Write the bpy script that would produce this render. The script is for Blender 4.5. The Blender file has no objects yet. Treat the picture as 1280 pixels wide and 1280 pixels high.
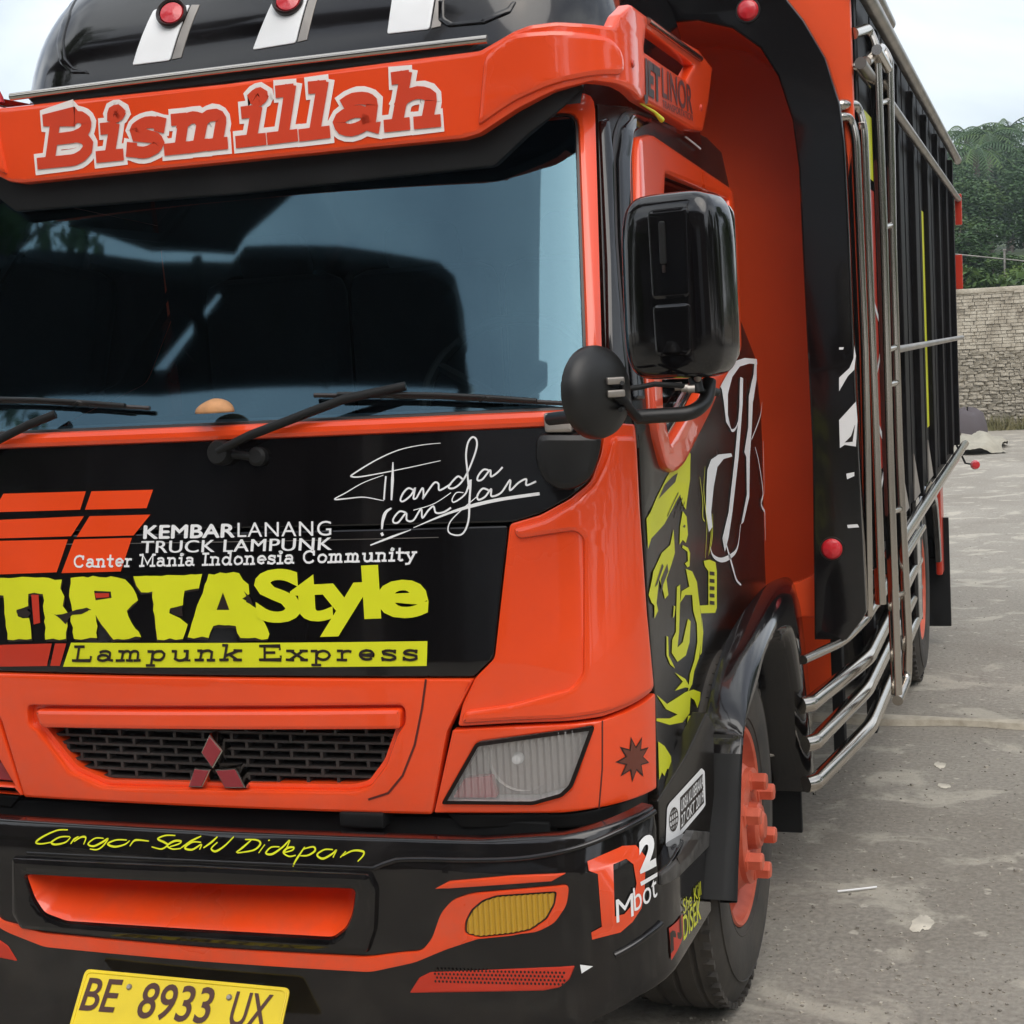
import bpy, bmesh, math, random
from math import pi, sin, cos, sqrt, radians
from mathutils import Vector, Matrix
from mathutils.geometry import tessellate_polygon
random.seed(7)
sc = bpy.context.scene
COL = sc.collection

# ------------------------------------------------------------------ camera
F = 2000.0                      # focal length for a 1280 pixel wide picture
CAM = Vector((1.51, -2.62, 1.45))
_dy = Vector((1308 - 640, 402 - 640, F)).normalized()
_h2 = Vector((1308 - 640 - 3000, 402 - 640 + 3000 * 0.0555, F))
_z = _dy.cross(_h2).normalized()
if _z.y > 0: _z = -_z
_x = _dy.cross(_z)
if _x.x < 0: _x = -_x
ROT = Matrix((_x, _dy, _z))     # rows: world axes seen from the camera (x right, y down, z ahead)
cd = bpy.data.cameras.new('camera'); cam = bpy.data.objects.new('camera', cd); COL.objects.link(cam)
cd.lens = F / 1280 * 36; cd.sensor_width = 36; cd.clip_end = 600; cd.clip_start = 0.05
_r = ROT @ Vector((1, 0, 0)); _u = ROT @ Vector((0, -1, 0)); _b = ROT @ Vector((0, 0, -1))
cam.matrix_world = Matrix(((_r.x, _u.x, _b.x, CAM.x), (_r.y, _u.y, _b.y, CAM.y), (_r.z, _u.z, _b.z, CAM.z), (0, 0, 0, 1)))
sc.camera = cam

# ------------------------------------------------------------------ world, sun, exposure
sc.view_settings.view_transform = 'Standard'; sc.view_settings.look = 'None'
sc.view_settings.gamma = 1; sc.view_settings.use_curve_mapping = False
sc.view_settings.exposure = 0.45
SUN_EL, SUN_AZ = radians(52), radians(150)
w = bpy.data.worlds.new('World'); sc.world = w; w.use_nodes = True
nt = w.node_tree; nt.nodes.clear()
def N(t, **k):
    n = nt.nodes.new(t)
    for a, b in k.items(): setattr(n, a, b)
    return n
out = N('ShaderNodeOutputWorld'); bg = N('ShaderNodeBackground'); sky = N('ShaderNodeTexSky', sky_type='NISHITA')
sky.sun_disc = False; sky.sun_elevation = SUN_EL; sky.sun_rotation = SUN_AZ; sky.dust_density = 3
tc = N('ShaderNodeTexCoord'); mp = N('ShaderNodeMapping'); mp.inputs['Scale'].default_value = (1, 1, 2.2)
nz = N('ShaderNodeTexNoise'); nz.inputs['Scale'].default_value = 2.3; nz.inputs['Detail'].default_value = 6; nz.inputs['Distortion'].default_value = .4
cr = N('ShaderNodeValToRGB'); cr.color_ramp.elements[0].position = .40; cr.color_ramp.elements[0].color = (.36, .36, .36, 1)
cr.color_ramp.elements[1].position = .66; cr.color_ramp.elements[1].color = (.97, .97, .97, 1)
cl = N('ShaderNodeRGB'); cl.outputs[0].default_value = (11.5, 12.0, 12.4, 1)      # overcast cloud, same units as the sky
mx = N('ShaderNodeMix', data_type='RGBA')
L = nt.links.new
L(tc.outputs['Generated'], mp.inputs['Vector']); L(mp.outputs[0], nz.inputs['Vector']); L(nz.outputs['Fac'], cr.inputs[0])
L(cr.outputs[0], mx.inputs['Factor']); L(sky.outputs[0], mx.inputs['A']); L(cl.outputs[0], mx.inputs['B'])
L(mx.outputs['Result'], bg.inputs['Color']); bg.inputs['Strength'].default_value = .10
L(bg.outputs[0], out.inputs['Surface'])
sd = bpy.data.lights.new('sun', 'SUN'); so = bpy.data.objects.new('sun', sd); COL.objects.link(so)
sd.energy = 1.0; sd.angle = radians(50); sd.color = (1, .96, .9)
# direction the light comes from
_sv = Vector((sin(SUN_AZ) * cos(SUN_EL), cos(SUN_AZ) * cos(SUN_EL), sin(SUN_EL)))
so.rotation_euler = _sv.to_track_quat('Z', 'Y').to_euler(); so.location = (0, 0, 30)

# ------------------------------------------------------------------ materials
def mat(name, base, rough=.5, metal=0, coat=0, bump=0, bscale=40, var=0, vscale=6, spec=.5, var2=None, coatr=.06, bdist=.01, det=4, dirt=0):
    m = bpy.data.materials.new(name); m.use_nodes = True; t = m.node_tree; p = t.nodes['Principled BSDF']
    p.inputs['Base Color'].default_value = (*base, 1); p.inputs['Roughness'].default_value = rough
    p.inputs['Metallic'].default_value = metal; p.inputs['Coat Weight'].default_value = coat
    p.inputs['Coat Roughness'].default_value = coatr; p.inputs['Specular IOR Level'].default_value = spec
    co = t.nodes.new('ShaderNodeTexCoord')
    if var or var2:
        n = t.nodes.new('ShaderNodeTexNoise'); n.inputs['Scale'].default_value = vscale; n.inputs['Detail'].default_value = det
        r = t.nodes.new('ShaderNodeValToRGB'); r.color_ramp.elements[0].position = .35; r.color_ramp.elements[1].position = .65
        c2 = var2 or tuple(min(1, c * (1 + var)) for c in base); c1 = base if var2 else tuple(c * (1 - var) for c in base)
        r.color_ramp.elements[0].color = (*c1, 1); r.color_ramp.elements[1].color = (*c2, 1)
        t.links.new(co.outputs['Object'], n.inputs['Vector']); t.links.new(n.outputs['Fac'], r.inputs[0]); t.links.new(r.outputs[0], p.inputs['Base Color'])
        a = t.nodes.new('ShaderNodeMath'); a.operation = 'MULTIPLY_ADD'; a.inputs[1].default_value = .18; a.inputs[2].default_value = max(0, rough - .09)
        t.links.new(n.outputs['Fac'], a.inputs[0]); t.links.new(a.outputs[0], p.inputs['Roughness'])
    if dirt:      # road dust settled low on the bodywork
        src_ = p.inputs['Base Color'].links[0].from_socket if p.inputs['Base Color'].links else None
        sx = t.nodes.new('ShaderNodeSeparateXYZ'); t.links.new(co.outputs['Object'], sx.inputs[0])
        mr_ = t.nodes.new('ShaderNodeMapRange'); mr_.inputs[1].default_value = .95; mr_.inputs[2].default_value = .15; mr_.inputs[3].default_value = .0; mr_.inputs[4].default_value = 1
        t.links.new(sx.outputs[2], mr_.inputs[0]); n = t.nodes.new('ShaderNodeTexNoise'); n.inputs['Scale'].default_value = 11; n.inputs['Detail'].default_value = 8; n.inputs['Roughness'].default_value = .7
        t.links.new(co.outputs['Object'], n.inputs['Vector']); r2 = t.nodes.new('ShaderNodeValToRGB'); r2.color_ramp.elements[0].position = .42; r2.color_ramp.elements[1].position = .72
        t.links.new(n.outputs['Fac'], r2.inputs[0]); m1 = t.nodes.new('ShaderNodeMath'); m1.operation = 'MULTIPLY'; t.links.new(r2.outputs[0], m1.inputs[0]); t.links.new(mr_.outputs[0], m1.inputs[1])
        m2 = t.nodes.new('ShaderNodeMath'); m2.operation = 'MULTIPLY'; m2.inputs[1].default_value = dirt; t.links.new(m1.outputs[0], m2.inputs[0])
        mx_ = t.nodes.new('ShaderNodeMix'); mx_.data_type = 'RGBA'; t.links.new(m2.outputs[0], mx_.inputs['Factor']); mx_.inputs['B'].default_value = (.16, .13, .10, 1)
        if src_: t.links.new(src_, mx_.inputs['A'])
        else: mx_.inputs['A'].default_value = (*base, 1)
        t.links.new(mx_.outputs['Result'], p.inputs['Base Color'])
    if bump:
        n = t.nodes.new('ShaderNodeTexNoise'); n.inputs['Scale'].default_value = bscale; n.inputs['Detail'].default_value = 5
        b = t.nodes.new('ShaderNodeBump'); b.inputs['Strength'].default_value = bump; b.inputs['Distance'].default_value = bdist
        t.links.new(co.outputs['Object'], n.inputs['Vector']); t.links.new(n.outputs['Fac'], b.inputs['Height']); t.links.new(b.outputs[0], p.inputs['Normal'])
    return m
M = {}
M['orange'] = mat('orange_paint', (.90, .072, .009), .3, coat=.8, dirt=.35, bump=.03, bscale=5, bdist=.02, var=.06, vscale=3, coatr=.02)
M['orange2'] = mat('orange_body_paint', (.88, .085, .012), .42, coat=.1, bump=.05, bscale=3, bdist=.03, var=.1, vscale=2, coatr=.12)
M['black'] = mat('black_gloss', (.005, .0042, .0045), .12, coat=.5, dirt=.10, spec=.4, bump=.04, bscale=6, bdist=.02, var=.3, vscale=4, coatr=.05)
M['vinyl'] = mat('black_vinyl', (.012, .0095, .0075), .25, coat=0, bump=.06, bscale=7, bdist=.02, var=.3, vscale=3)
M['satin'] = mat('black_satin', (.008, .0075, .007), .42, bump=.05, bscale=30, bdist=.002, var=.35, vscale=8)
M['matte'] = mat('black_plastic', (.008, .008, .008), .6, spec=.3, bump=.1, bscale=80, bdist=.001, var=.3, vscale=9)
M['dark'] = mat('undercarriage', (.012, .010, .009), .8, bump=.3, bscale=30, var=.5, vscale=12)
M['board'] = mat('painted_board', (.005, .0042, .0042), .55, spec=.15, bump=.1, bscale=12, bdist=.004, var=.4, vscale=5)
M['chrome'] = mat('stainless_steel', (.52, .48, .43), .17, metal=1)
M['tread'] = mat('worn_step_tread', (.10, .095, .09), .5, metal=.5, bump=.4, bscale=60, bdist=.003, var=.4, vscale=30)
M['steel2'] = mat('dull_steel', (.34, .31, .28), .38, metal=.8, bump=.05, bscale=25, var=.25, vscale=9)
M['silver'] = mat('brushed_plate', (.90, .91, .91), .3, metal=.0, coat=.6, var=.06, vscale=4)
M['yellow'] = mat('yellow_vinyl', (.72, .74, .012), .45, coat=.1, var=.04)
M['white'] = mat('white_vinyl', (.86, .86, .86), .45, coat=.2, var=.03)
M['pinkwhite'] = mat('cream_vinyl', (.95, .88, .84), .45, coat=.2, var=.03)
M['redfill'] = mat('red_orange_vinyl', (.56, .035, .012), .4, coat=.3, var=.05)
M['redface'] = mat('visor_letter_vinyl', (.70, .058, .018), .4, coat=.3, var=.05)
M['darkred'] = mat('dark_red_vinyl', (.10, .012, .008), .4, coat=.3)
M['maroon'] = mat('brown_vinyl', (.14, .035, .02), .35, coat=.3)
M['ink'] = mat('dark_ink', (.018, .01, .008), .4, coat=.2)
M['plate'] = mat('yellow_plate', (.80, .60, .008), .35, coat=.2, bump=.05, bscale=30, var=.08, vscale=8)
M['plateink'] = mat('brown_plate_ink', (.07, .022, .012), .4)
M['rubber'] = mat('tyre_rubber', (.030, .027, .024), .75, bump=.25, bscale=60, bdist=.003, var2=(.065, .056, .046), vscale=9, det=8)
M['rim'] = mat('salmon_rim_paint', (.50, .080, .035), .5, bump=.1, bscale=30, bdist=.003, var2=(.68, .14, .075), vscale=16, det=8)
M['emblem'] = mat('red_emblem', (.28, .02, .03), .25, coat=.5)
M['amber'] = mat('amber_lens', (.55, .32, .025), .18, coat=.8)
M['redlamp'] = mat('red_lamp', (.62, .02, .03), .25, coat=.8, bump=.5, bscale=90, bdist=.004)
M['grillem'] = mat('grille_plastic', (.035, .030, .028), .45, bump=.05, var=.2)
M['tan'] = mat('dried_shell', (.50, .25, .11), .7, bump=.2, bscale=60, bdist=.003, var=.3, vscale=20)
M['dash'] = mat('dashboard_plastic', (.055, .085, .11), .6, bump=.1, bscale=60, var=.2)
M['seat'] = mat('seat_fabric', (.03, .03, .035), .85, bump=.2, bscale=90, var=.2)

mm = lambda m: M.get(m, m) if isinstance(m, (str, type(None))) else m
def glass(name, tint, gloss_col, gloss_mul, see):
    m = bpy.data.materials.new(name); m.use_nodes = True; t = m.node_tree; t.nodes.clear()
    o = t.nodes.new('ShaderNodeOutputMaterial'); mixs = t.nodes.new('ShaderNodeMixShader')
    tr = t.nodes.new('ShaderNodeBsdfTransparent'); tr.inputs[0].default_value = (*tint, 1)
    gl = t.nodes.new('ShaderNodeBsdfGlossy'); gl.inputs['Color'].default_value = (*gloss_col, 1); gl.inputs['Roughness'].default_value = .035
    fr = t.nodes.new('ShaderNodeFresnel'); fr.inputs[0].default_value = 1.5
    ma = t.nodes.new('ShaderNodeMath'); ma.operation = 'MULTIPLY_ADD'; ma.use_clamp = True; ma.inputs[1].default_value = gloss_mul; ma.inputs[2].default_value = see
    t.links.new(fr.outputs[0], ma.inputs[0]); t.links.new(ma.outputs[0], mixs.inputs[0])
    t.links.new(tr.outputs[0], mixs.inputs[1]); t.links.new(gl.outputs[0], mixs.inputs[2]); t.links.new(mixs.outputs[0], o.inputs[0])
    return m
M['windshield'] = glass('tinted_windscreen', (.62, .74, .78), (.34, .59, .73), 1.6, .11)
M['sideglass'] = glass('dark_side_glass', (.10, .11, .11), (.7, .8, .85), 1.0, .02)
M['lens'] = mat('headlamp_lens', (.92, .90, .88), .07, metal=.15, coat=.8)
M['lens'].node_tree.nodes['Principled BSDF'].inputs['Alpha'].default_value = .33

# ------------------------------------------------------------------ object helpers
def link(name, me, m=None, parent=None):
    o = bpy.data.objects.new(name, me); COL.objects.link(o)
    if m is not None and me is not None and len(me.materials) == 0: me.materials.append(m)
    if parent is not None: o.parent = parent
    return o
def tag(o, label=None, cat=None, group=None, kind=None):
    if label: o['label'] = label
    if cat: o['category'] = cat
    if group: o['group'] = group
    if kind: o['kind'] = kind
    return o
def empty(name, loc=(0, 0, 0), rz=0):
    o = bpy.data.objects.new(name, None); COL.objects.link(o); o.location = loc; o.rotation_euler = (0, 0, rz); o.empty_display_size = .1
    return o
def finish(bm, name, m, parent=None, sharp=35, wn=False, recalc=True, loc=None):
    if recalc: bmesh.ops.recalc_face_normals(bm, faces=bm.faces[:])
    a = radians(sharp)
    for f in bm.faces: f.smooth = True
    for e in bm.edges:
        if len(e.link_faces) == 2:
            e.smooth = e.calc_face_angle(0) < a
        else: e.smooth = False
    me = bpy.data.meshes.new(name); bm.to_mesh(me); bm.free()
    o = link(name, me, m, parent)
    if loc: o.location = loc
    if wn:
        w_ = o.modifiers.new('wn', 'WEIGHTED_NORMAL'); w_.keep_sharp = True; w_.weight = 80
    return o

def cray(px, py):
    return (ROT @ Vector((px - 640, py - 640, F))).normalized()
def at(px, py, ax, v):
    d = cray(px, py); return CAM + d * ((v - CAM[ax]) / d[ax])

class Surf:
    """Upright sheet bent round a vehicle front: s runs along it, z is height, w stands proud of it."""
    def __init__(self, y0, X, r, bow, yend, rake=lambda z: 0.0, k=lambda z: 1.0):
        self.rake, self.k = rake, k
        pts = []
        xa = X - r; n = 24
        for i in range(n): x = xa * i / n; pts.append((x, y0 + bow * x * x))
        yb = y0 + bow * xa * xa
        for i in range(17):
            a = pi / 2 * i / 16; pts.append((xa + r * sin(a), yb + r * (1 - cos(a))))
        for i in range(1, 20): pts.append((X, yb + r + (yend - yb - r) * i / 19))
        self.right = pts; S = [0]
        for i in range(1, len(pts)): S.append(S[-1] + math.dist(pts[i], pts[i - 1]))
        self.S = S
    def base(self, s):
        a = abs(s); S = self.S; i = 1
        lo, hi = 0, len(S) - 1
        if a >= S[-1]: lo = len(S) - 2; hi = lo + 1
        else:
            while hi - lo > 1:
                m_ = (lo + hi) // 2
                if S[m_] <= a: lo = m_
                else: hi = m_
        p, q = self.right[lo], self.right[hi]; t = (a - S[lo]) / (S[hi] - S[lo])
        x = p[0] + (q[0] - p[0]) * t; y = p[1] + (q[1] - p[1]) * t
        def nrm(i):
            i = max(0, min(len(S) - 1, i)); a0 = self.right[max(0, i - 1)]; b0 = self.right[min(len(S) - 1, i + 1)]
            d = Vector((b0[0] - a0[0], b0[1] - a0[1])).normalized(); return Vector((d.y, -d.x))
        nn = nrm(lo).lerp(nrm(hi), t)
        if a < 1e-9: nn = Vector((0, -1))
        if s < 0: return -x, y, -nn.x, nn.y
        return x, y, nn.x, nn.y
    def pos(self, s, z, w=0):
        x, y, nx, ny = self.base(s)
        return Vector(((x + nx * w) * self.k(z), y + ny * w + self.rake(z), z))
    def hit(self, px, py):
        d = cray(px, py)
        X = self.right
        def g(t):
            p = CAM + d * t; x = abs(p.x / self.k(p.z)); y = p.y - self.rake(p.z)
            if x >= X[-1][0]: return x - X[-1][0] + 1e-6
            for i in range(1, len(X)):
                if X[i][0] >= x or i == 40:
                    a, b = X[i - 1], X[i]
                    if b[0] - a[0] < 1e-9: return -(y - a[1])
                    yy = a[1] + (b[1] - a[1]) * (x - a[0]) / (b[0] - a[0]); return yy - y
            return -1
        t = 1.2; g0 = g(t)
        while t < 9:
            if g(t + .01) <= 0: break
            t += .01
        lo, hi = t, t + .01
        for _ in range(24):
            mid = (lo + hi) / 2
            if g(mid) > 0: lo = mid
            else: hi = mid
        p = CAM + d * hi; x = p.x / self.k(p.z); y = p.y - self.rake(p.z); ax = abs(x); S = self.S
        best = None
        for i in range(1, len(X)):
            a, b = X[i - 1], X[i]; vx, vy = b[0] - a[0], b[1] - a[1]; l2 = vx * vx + vy * vy
            u = max(0, min(1, ((ax - a[0]) * vx + (y - a[1]) * vy) / l2))
            dd = (a[0] + vx * u - ax) ** 2 + (a[1] + vy * u - y) ** 2
            if best is None or dd < best[0]: best = (dd, S[i - 1] + u * (S[i] - S[i - 1]))
        s = best[1]
        return (s if x >= 0 else -s, p.z)

class Flat:
    """Plane through o with unit axes u (s) and v (z)."""
    def __init__(self, o, u, v):
        self.o, self.u, self.v = Vector(o), Vector(u).normalized(), Vector(v).normalized(); self.n = self.u.cross(self.v)
    def pos(self, s, z, w=0): return self.o + self.u * s + self.v * z + self.n * w
    def hit(self, px, py):
        d = cray(px, py); t = (self.o - CAM).dot(self.n) / d.dot(self.n); p = CAM + d * t - self.o
        return (p.dot(self.u), p.dot(self.v))
FACE = lambda y: Flat((0, y, 0), (1, 0, 0), (0, 0, 1))          # plane facing the front
SIDE = lambda x: Flat((x, 0, 0), (0, 1, 0), (0, 0, 1))          # plane facing the kerb side

def px(surf, pts): return [surf.hit(*p) for p in pts]
def mir(pts): return [(-s, z) for s, z in reversed(pts)]
def sym(right): return right + mir(right)                       # right half outline, listed from centre top round to centre bottom
def rnd(pts, r, n=4):
    out = []; N_ = len(pts)
    for i, p in enumerate(pts):
        ri = r[i] if isinstance(r, (list, tuple)) else r
        a, b = Vector(pts[i - 1]), Vector(pts[(i + 1) % N_]); p = Vector(p)
        la, lb = (a - p).length, (b - p).length; d = min(ri, la * .48, lb * .48)
        if d < 1e-4: out.append(tuple(p)); continue
        A = p + (a - p) * (d / la); B = p + (b - p) * (d / lb)
        for j in range(n + 1):
            t = j / n; out.append(tuple(A * (1 - t) ** 2 + p * 2 * t * (1 - t) + B * t * t))
    return out
def area(p): return sum(p[i - 1][0] * p[i][1] - p[i][0] * p[i - 1][1] for i in range(len(p))) / 2
def clean(p, e=1e-4):
    o = []
    for q in p:
        if not o or math.dist(o[-1], q) > e: o.append(q)
    while len(o) > 3 and math.dist(o[0], o[-1]) < e: o.pop()
    return o
def inset(p, d):
    o = []; n = len(p)
    for i in range(n):
        a, b, c = Vector(p[i - 1]), Vector(p[i]), Vector(p[(i + 1) % n])
        u = (b - a).normalized(); v = (c - b).normalized(); n1 = Vector((-u.y, u.x)); n2 = Vector((-v.y, v.x))
        m_ = n1 + n2; k_ = max(.35, m_.dot(n1)); m_ = m_ / k_
        o.append(tuple(b + m_ * d))
    return o
def cutgrid(bm, su, sv):
    for axis, st in ((0, su), (1, sv)):
        if not st: continue
        lo = min(v.co[axis] for v in bm.verts); hi = max(v.co[axis] for v in bm.verts)
        cs = [k_ * st for k_ in range(int(math.floor(lo / st)) + 1, int(math.ceil(hi / st)))] if not isinstance(st, (list, tuple)) else [c for c in st if lo + 1e-4 < c < hi - 1e-4]
        for c in cs:
            co = [0, 0, 0]; no = [0, 0, 0]; co[axis] = c; no[axis] = 1
            bmesh.ops.bisect_plane(bm, geom=bm.verts[:] + bm.edges[:] + bm.faces[:], plane_co=co, plane_no=no, dist=1e-6)
def plate(name, surf, outline, t0=-.02, t1=0.0, bevel=.004, m='black', parent=None, holes=(), su=.04, sv=None, wn=True, sharp=35, back=False):
    loops = [clean(outline)] + [clean(h) for h in holes]
    loops = [l if (area(l) > 0) == (i == 0) else l[::-1] for i, l in enumerate(loops)]
    bm = bmesh.new(); tops = []
    for l in loops:
        rings = []
        lv = [(0, t0), (0, t1 - bevel), (bevel * .3, t1 - bevel * .3), (bevel, t1)] if bevel > 0 else [(0, t0), (0, t1)]
        for d, w_ in lv:
            q = inset(l, d) if d else l
            rings.append([bm.verts.new((s, z, w_)) for s, z in q])
        n = len(l)
        for a, b in zip(rings, rings[1:]):
            for i in range(n):
                j = (i + 1) % n; bm.faces.new((a[i], a[j], b[j], b[i]))
        tops.append(rings[-1])
        if back: bots = rings[0]
    flat = [v for r in tops for v in r]
    for tri in tessellate_polygon([[v.co.to_2d().to_3d() for v in r] for r in tops]):
        try: bm.faces.new([flat[i] for i in tri])
        except ValueError: pass
    if back and len(loops) == 1:
        try: bm.faces.new(bots[::-1])
        except ValueError: pass
    cutgrid(bm, su, sv)
    for v in bm.verts: v.co = surf.pos(v.co.x, v.co.y, v.co.z)
    return finish(bm, name, mm(m), parent, wn=wn, sharp=sharp)
def decal(name, surf, polys, w_, m, parent, su=.05, sv=None, step=2e-5, split=False):
    if split: return [decal(name, surf, [q], w_ + step * k_, m, parent, su, sv) for k_, q in enumerate(polys)][0]
    bm = bmesh.new()
    for k_, pl in enumerate(polys):
        holes = []
        if isinstance(pl, tuple): pl, holes = pl
        loops = [clean(pl)] + [clean(h) for h in holes]
        vs = [[bm.verts.new((s, z, w_ + step * k_)) for s, z in l] for l in loops]; fl = [v for r in vs for v in r]
        for tri in tessellate_polygon([[v.co.to_2d().to_3d() for v in r] for r in vs]):
            try: bm.faces.new([fl[i] for i in tri])
            except ValueError: pass
    cutgrid(bm, su, sv)
    for v in bm.verts: v.co = surf.pos(v.co.x, v.co.y, v.co.z)
    return finish(bm, name, mm(m), parent, wn=False)
def smooth_line(pts, n=6):
    if len(pts) < 3: return pts
    o = []
    P = [pts[0]] + list(pts) + [pts[-1]]
    for i in range(1, len(P) - 2):
        p0, p1, p2, p3 = [Vector(q) for q in P[i - 1:i + 3]]
        for j in range(n):
            t = j / n
            o.append(tuple(.5 * ((2 * p1) + (p2 - p0) * t + (2 * p0 - 5 * p1 + 4 * p2 - p3) * t * t + (3 * p1 - p0 - 3 * p2 + p3) * t ** 3)))
    o.append(tuple(pts[-1])); return o
def ribbon(pts, wd):
    """outline of a stroke; wd a number or (start, mid, end)"""
    n = len(pts); Lf, Rt = [], []
    for i, p in enumerate(pts):
        a = Vector(pts[max(0, i - 1)]); b = Vector(pts[min(n - 1, i + 1)]); d = (b - a)
        if d.length < 1e-9: continue
        d.normalize(); nn = Vector((-d.y, d.x))
        t = i / max(1, n - 1)
        if isinstance(wd, (tuple, list)): ww = wd[0] + (wd[1] - wd[0]) * t * 2 if t < .5 else wd[1] + (wd[2] - wd[1]) * (t - .5) * 2
        else: ww = wd
        if 0 < i < n - 1:
            u = (Vector(p) - a); v = (b - Vector(p))
            if u.length > 1e-9 and v.length > 1e-9: ww /= max(.6, sqrt(max(0, (1 + u.normalized().dot(v.normalized())) / 2)))
        Lf.append(Vector(p) + nn * ww / 2); Rt.append(Vector(p) - nn * ww / 2)
    return Lf, Rt
def strokes(name, surf, lines, m, parent, w_=.0015, su=.05, step=2e-5):
    """lines: list of (points in s,z ; width)"""
    bm = bmesh.new()
    for k_, (pts, wd) in enumerate(lines):
        if len(pts) < 2: continue
        Lf, Rt = ribbon(pts, wd); a = [bm.verts.new((p.x, p.y, w_ + step * k_)) for p in Lf]; b = [bm.verts.new((p.x, p.y, w_ + step * k_)) for p in Rt]
        for i in range(len(a) - 1): bm.faces.new((a[i], a[i + 1], b[i + 1], b[i]))
    cutgrid(bm, su, None)
    for v in bm.verts: v.co = surf.pos(v.co.x, v.co.y, v.co.z)
    return finish(bm, name, mm(m), parent)
def affine(surf, bl, br, tl, W, H=1.0):
    a, b, c = [Vector(surf.hit(*p)) for p in (bl, br, tl)]
    ex, ey = (b - a) / W, (c - a) / H
    return lambda x, y: tuple(a + ex * x + ey * y)
def bfont(name, surf, text, bl, br, tl, m, parent, bold=0.0, w_=.0015, space=1.0, su=.05, shear=0):
    cu = bpy.data.curves.new('t', 'FONT'); cu.body = text; cu.offset = bold; cu.space_character = space; cu.resolution_u = 4; cu.shear = shear
    o = bpy.data.objects.new('t', cu); COL.objects.link(o); me = bpy.data.meshes.new_from_object(o)
    bpy.data.objects.remove(o); bm = bmesh.new(); bm.from_mesh(me); bpy.data.meshes.remove(me)
    xs = [v.co.x for v in bm.verts]; x0, x1 = min(xs), max(xs)
    f = affine(surf, bl, br, tl, x1 - x0, .69 + bold * 2)
    for v in bm.verts:
        s, z = f(v.co.x - x0, v.co.y + bold); v.co = (s, z, w_)
    bmesh.ops.triangulate(bm, faces=bm.faces[:])
    cutgrid(bm, su, None)
    for v in bm.verts: v.co = surf.pos(*v.co)
    return finish(bm, name, mm(m), parent)

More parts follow.
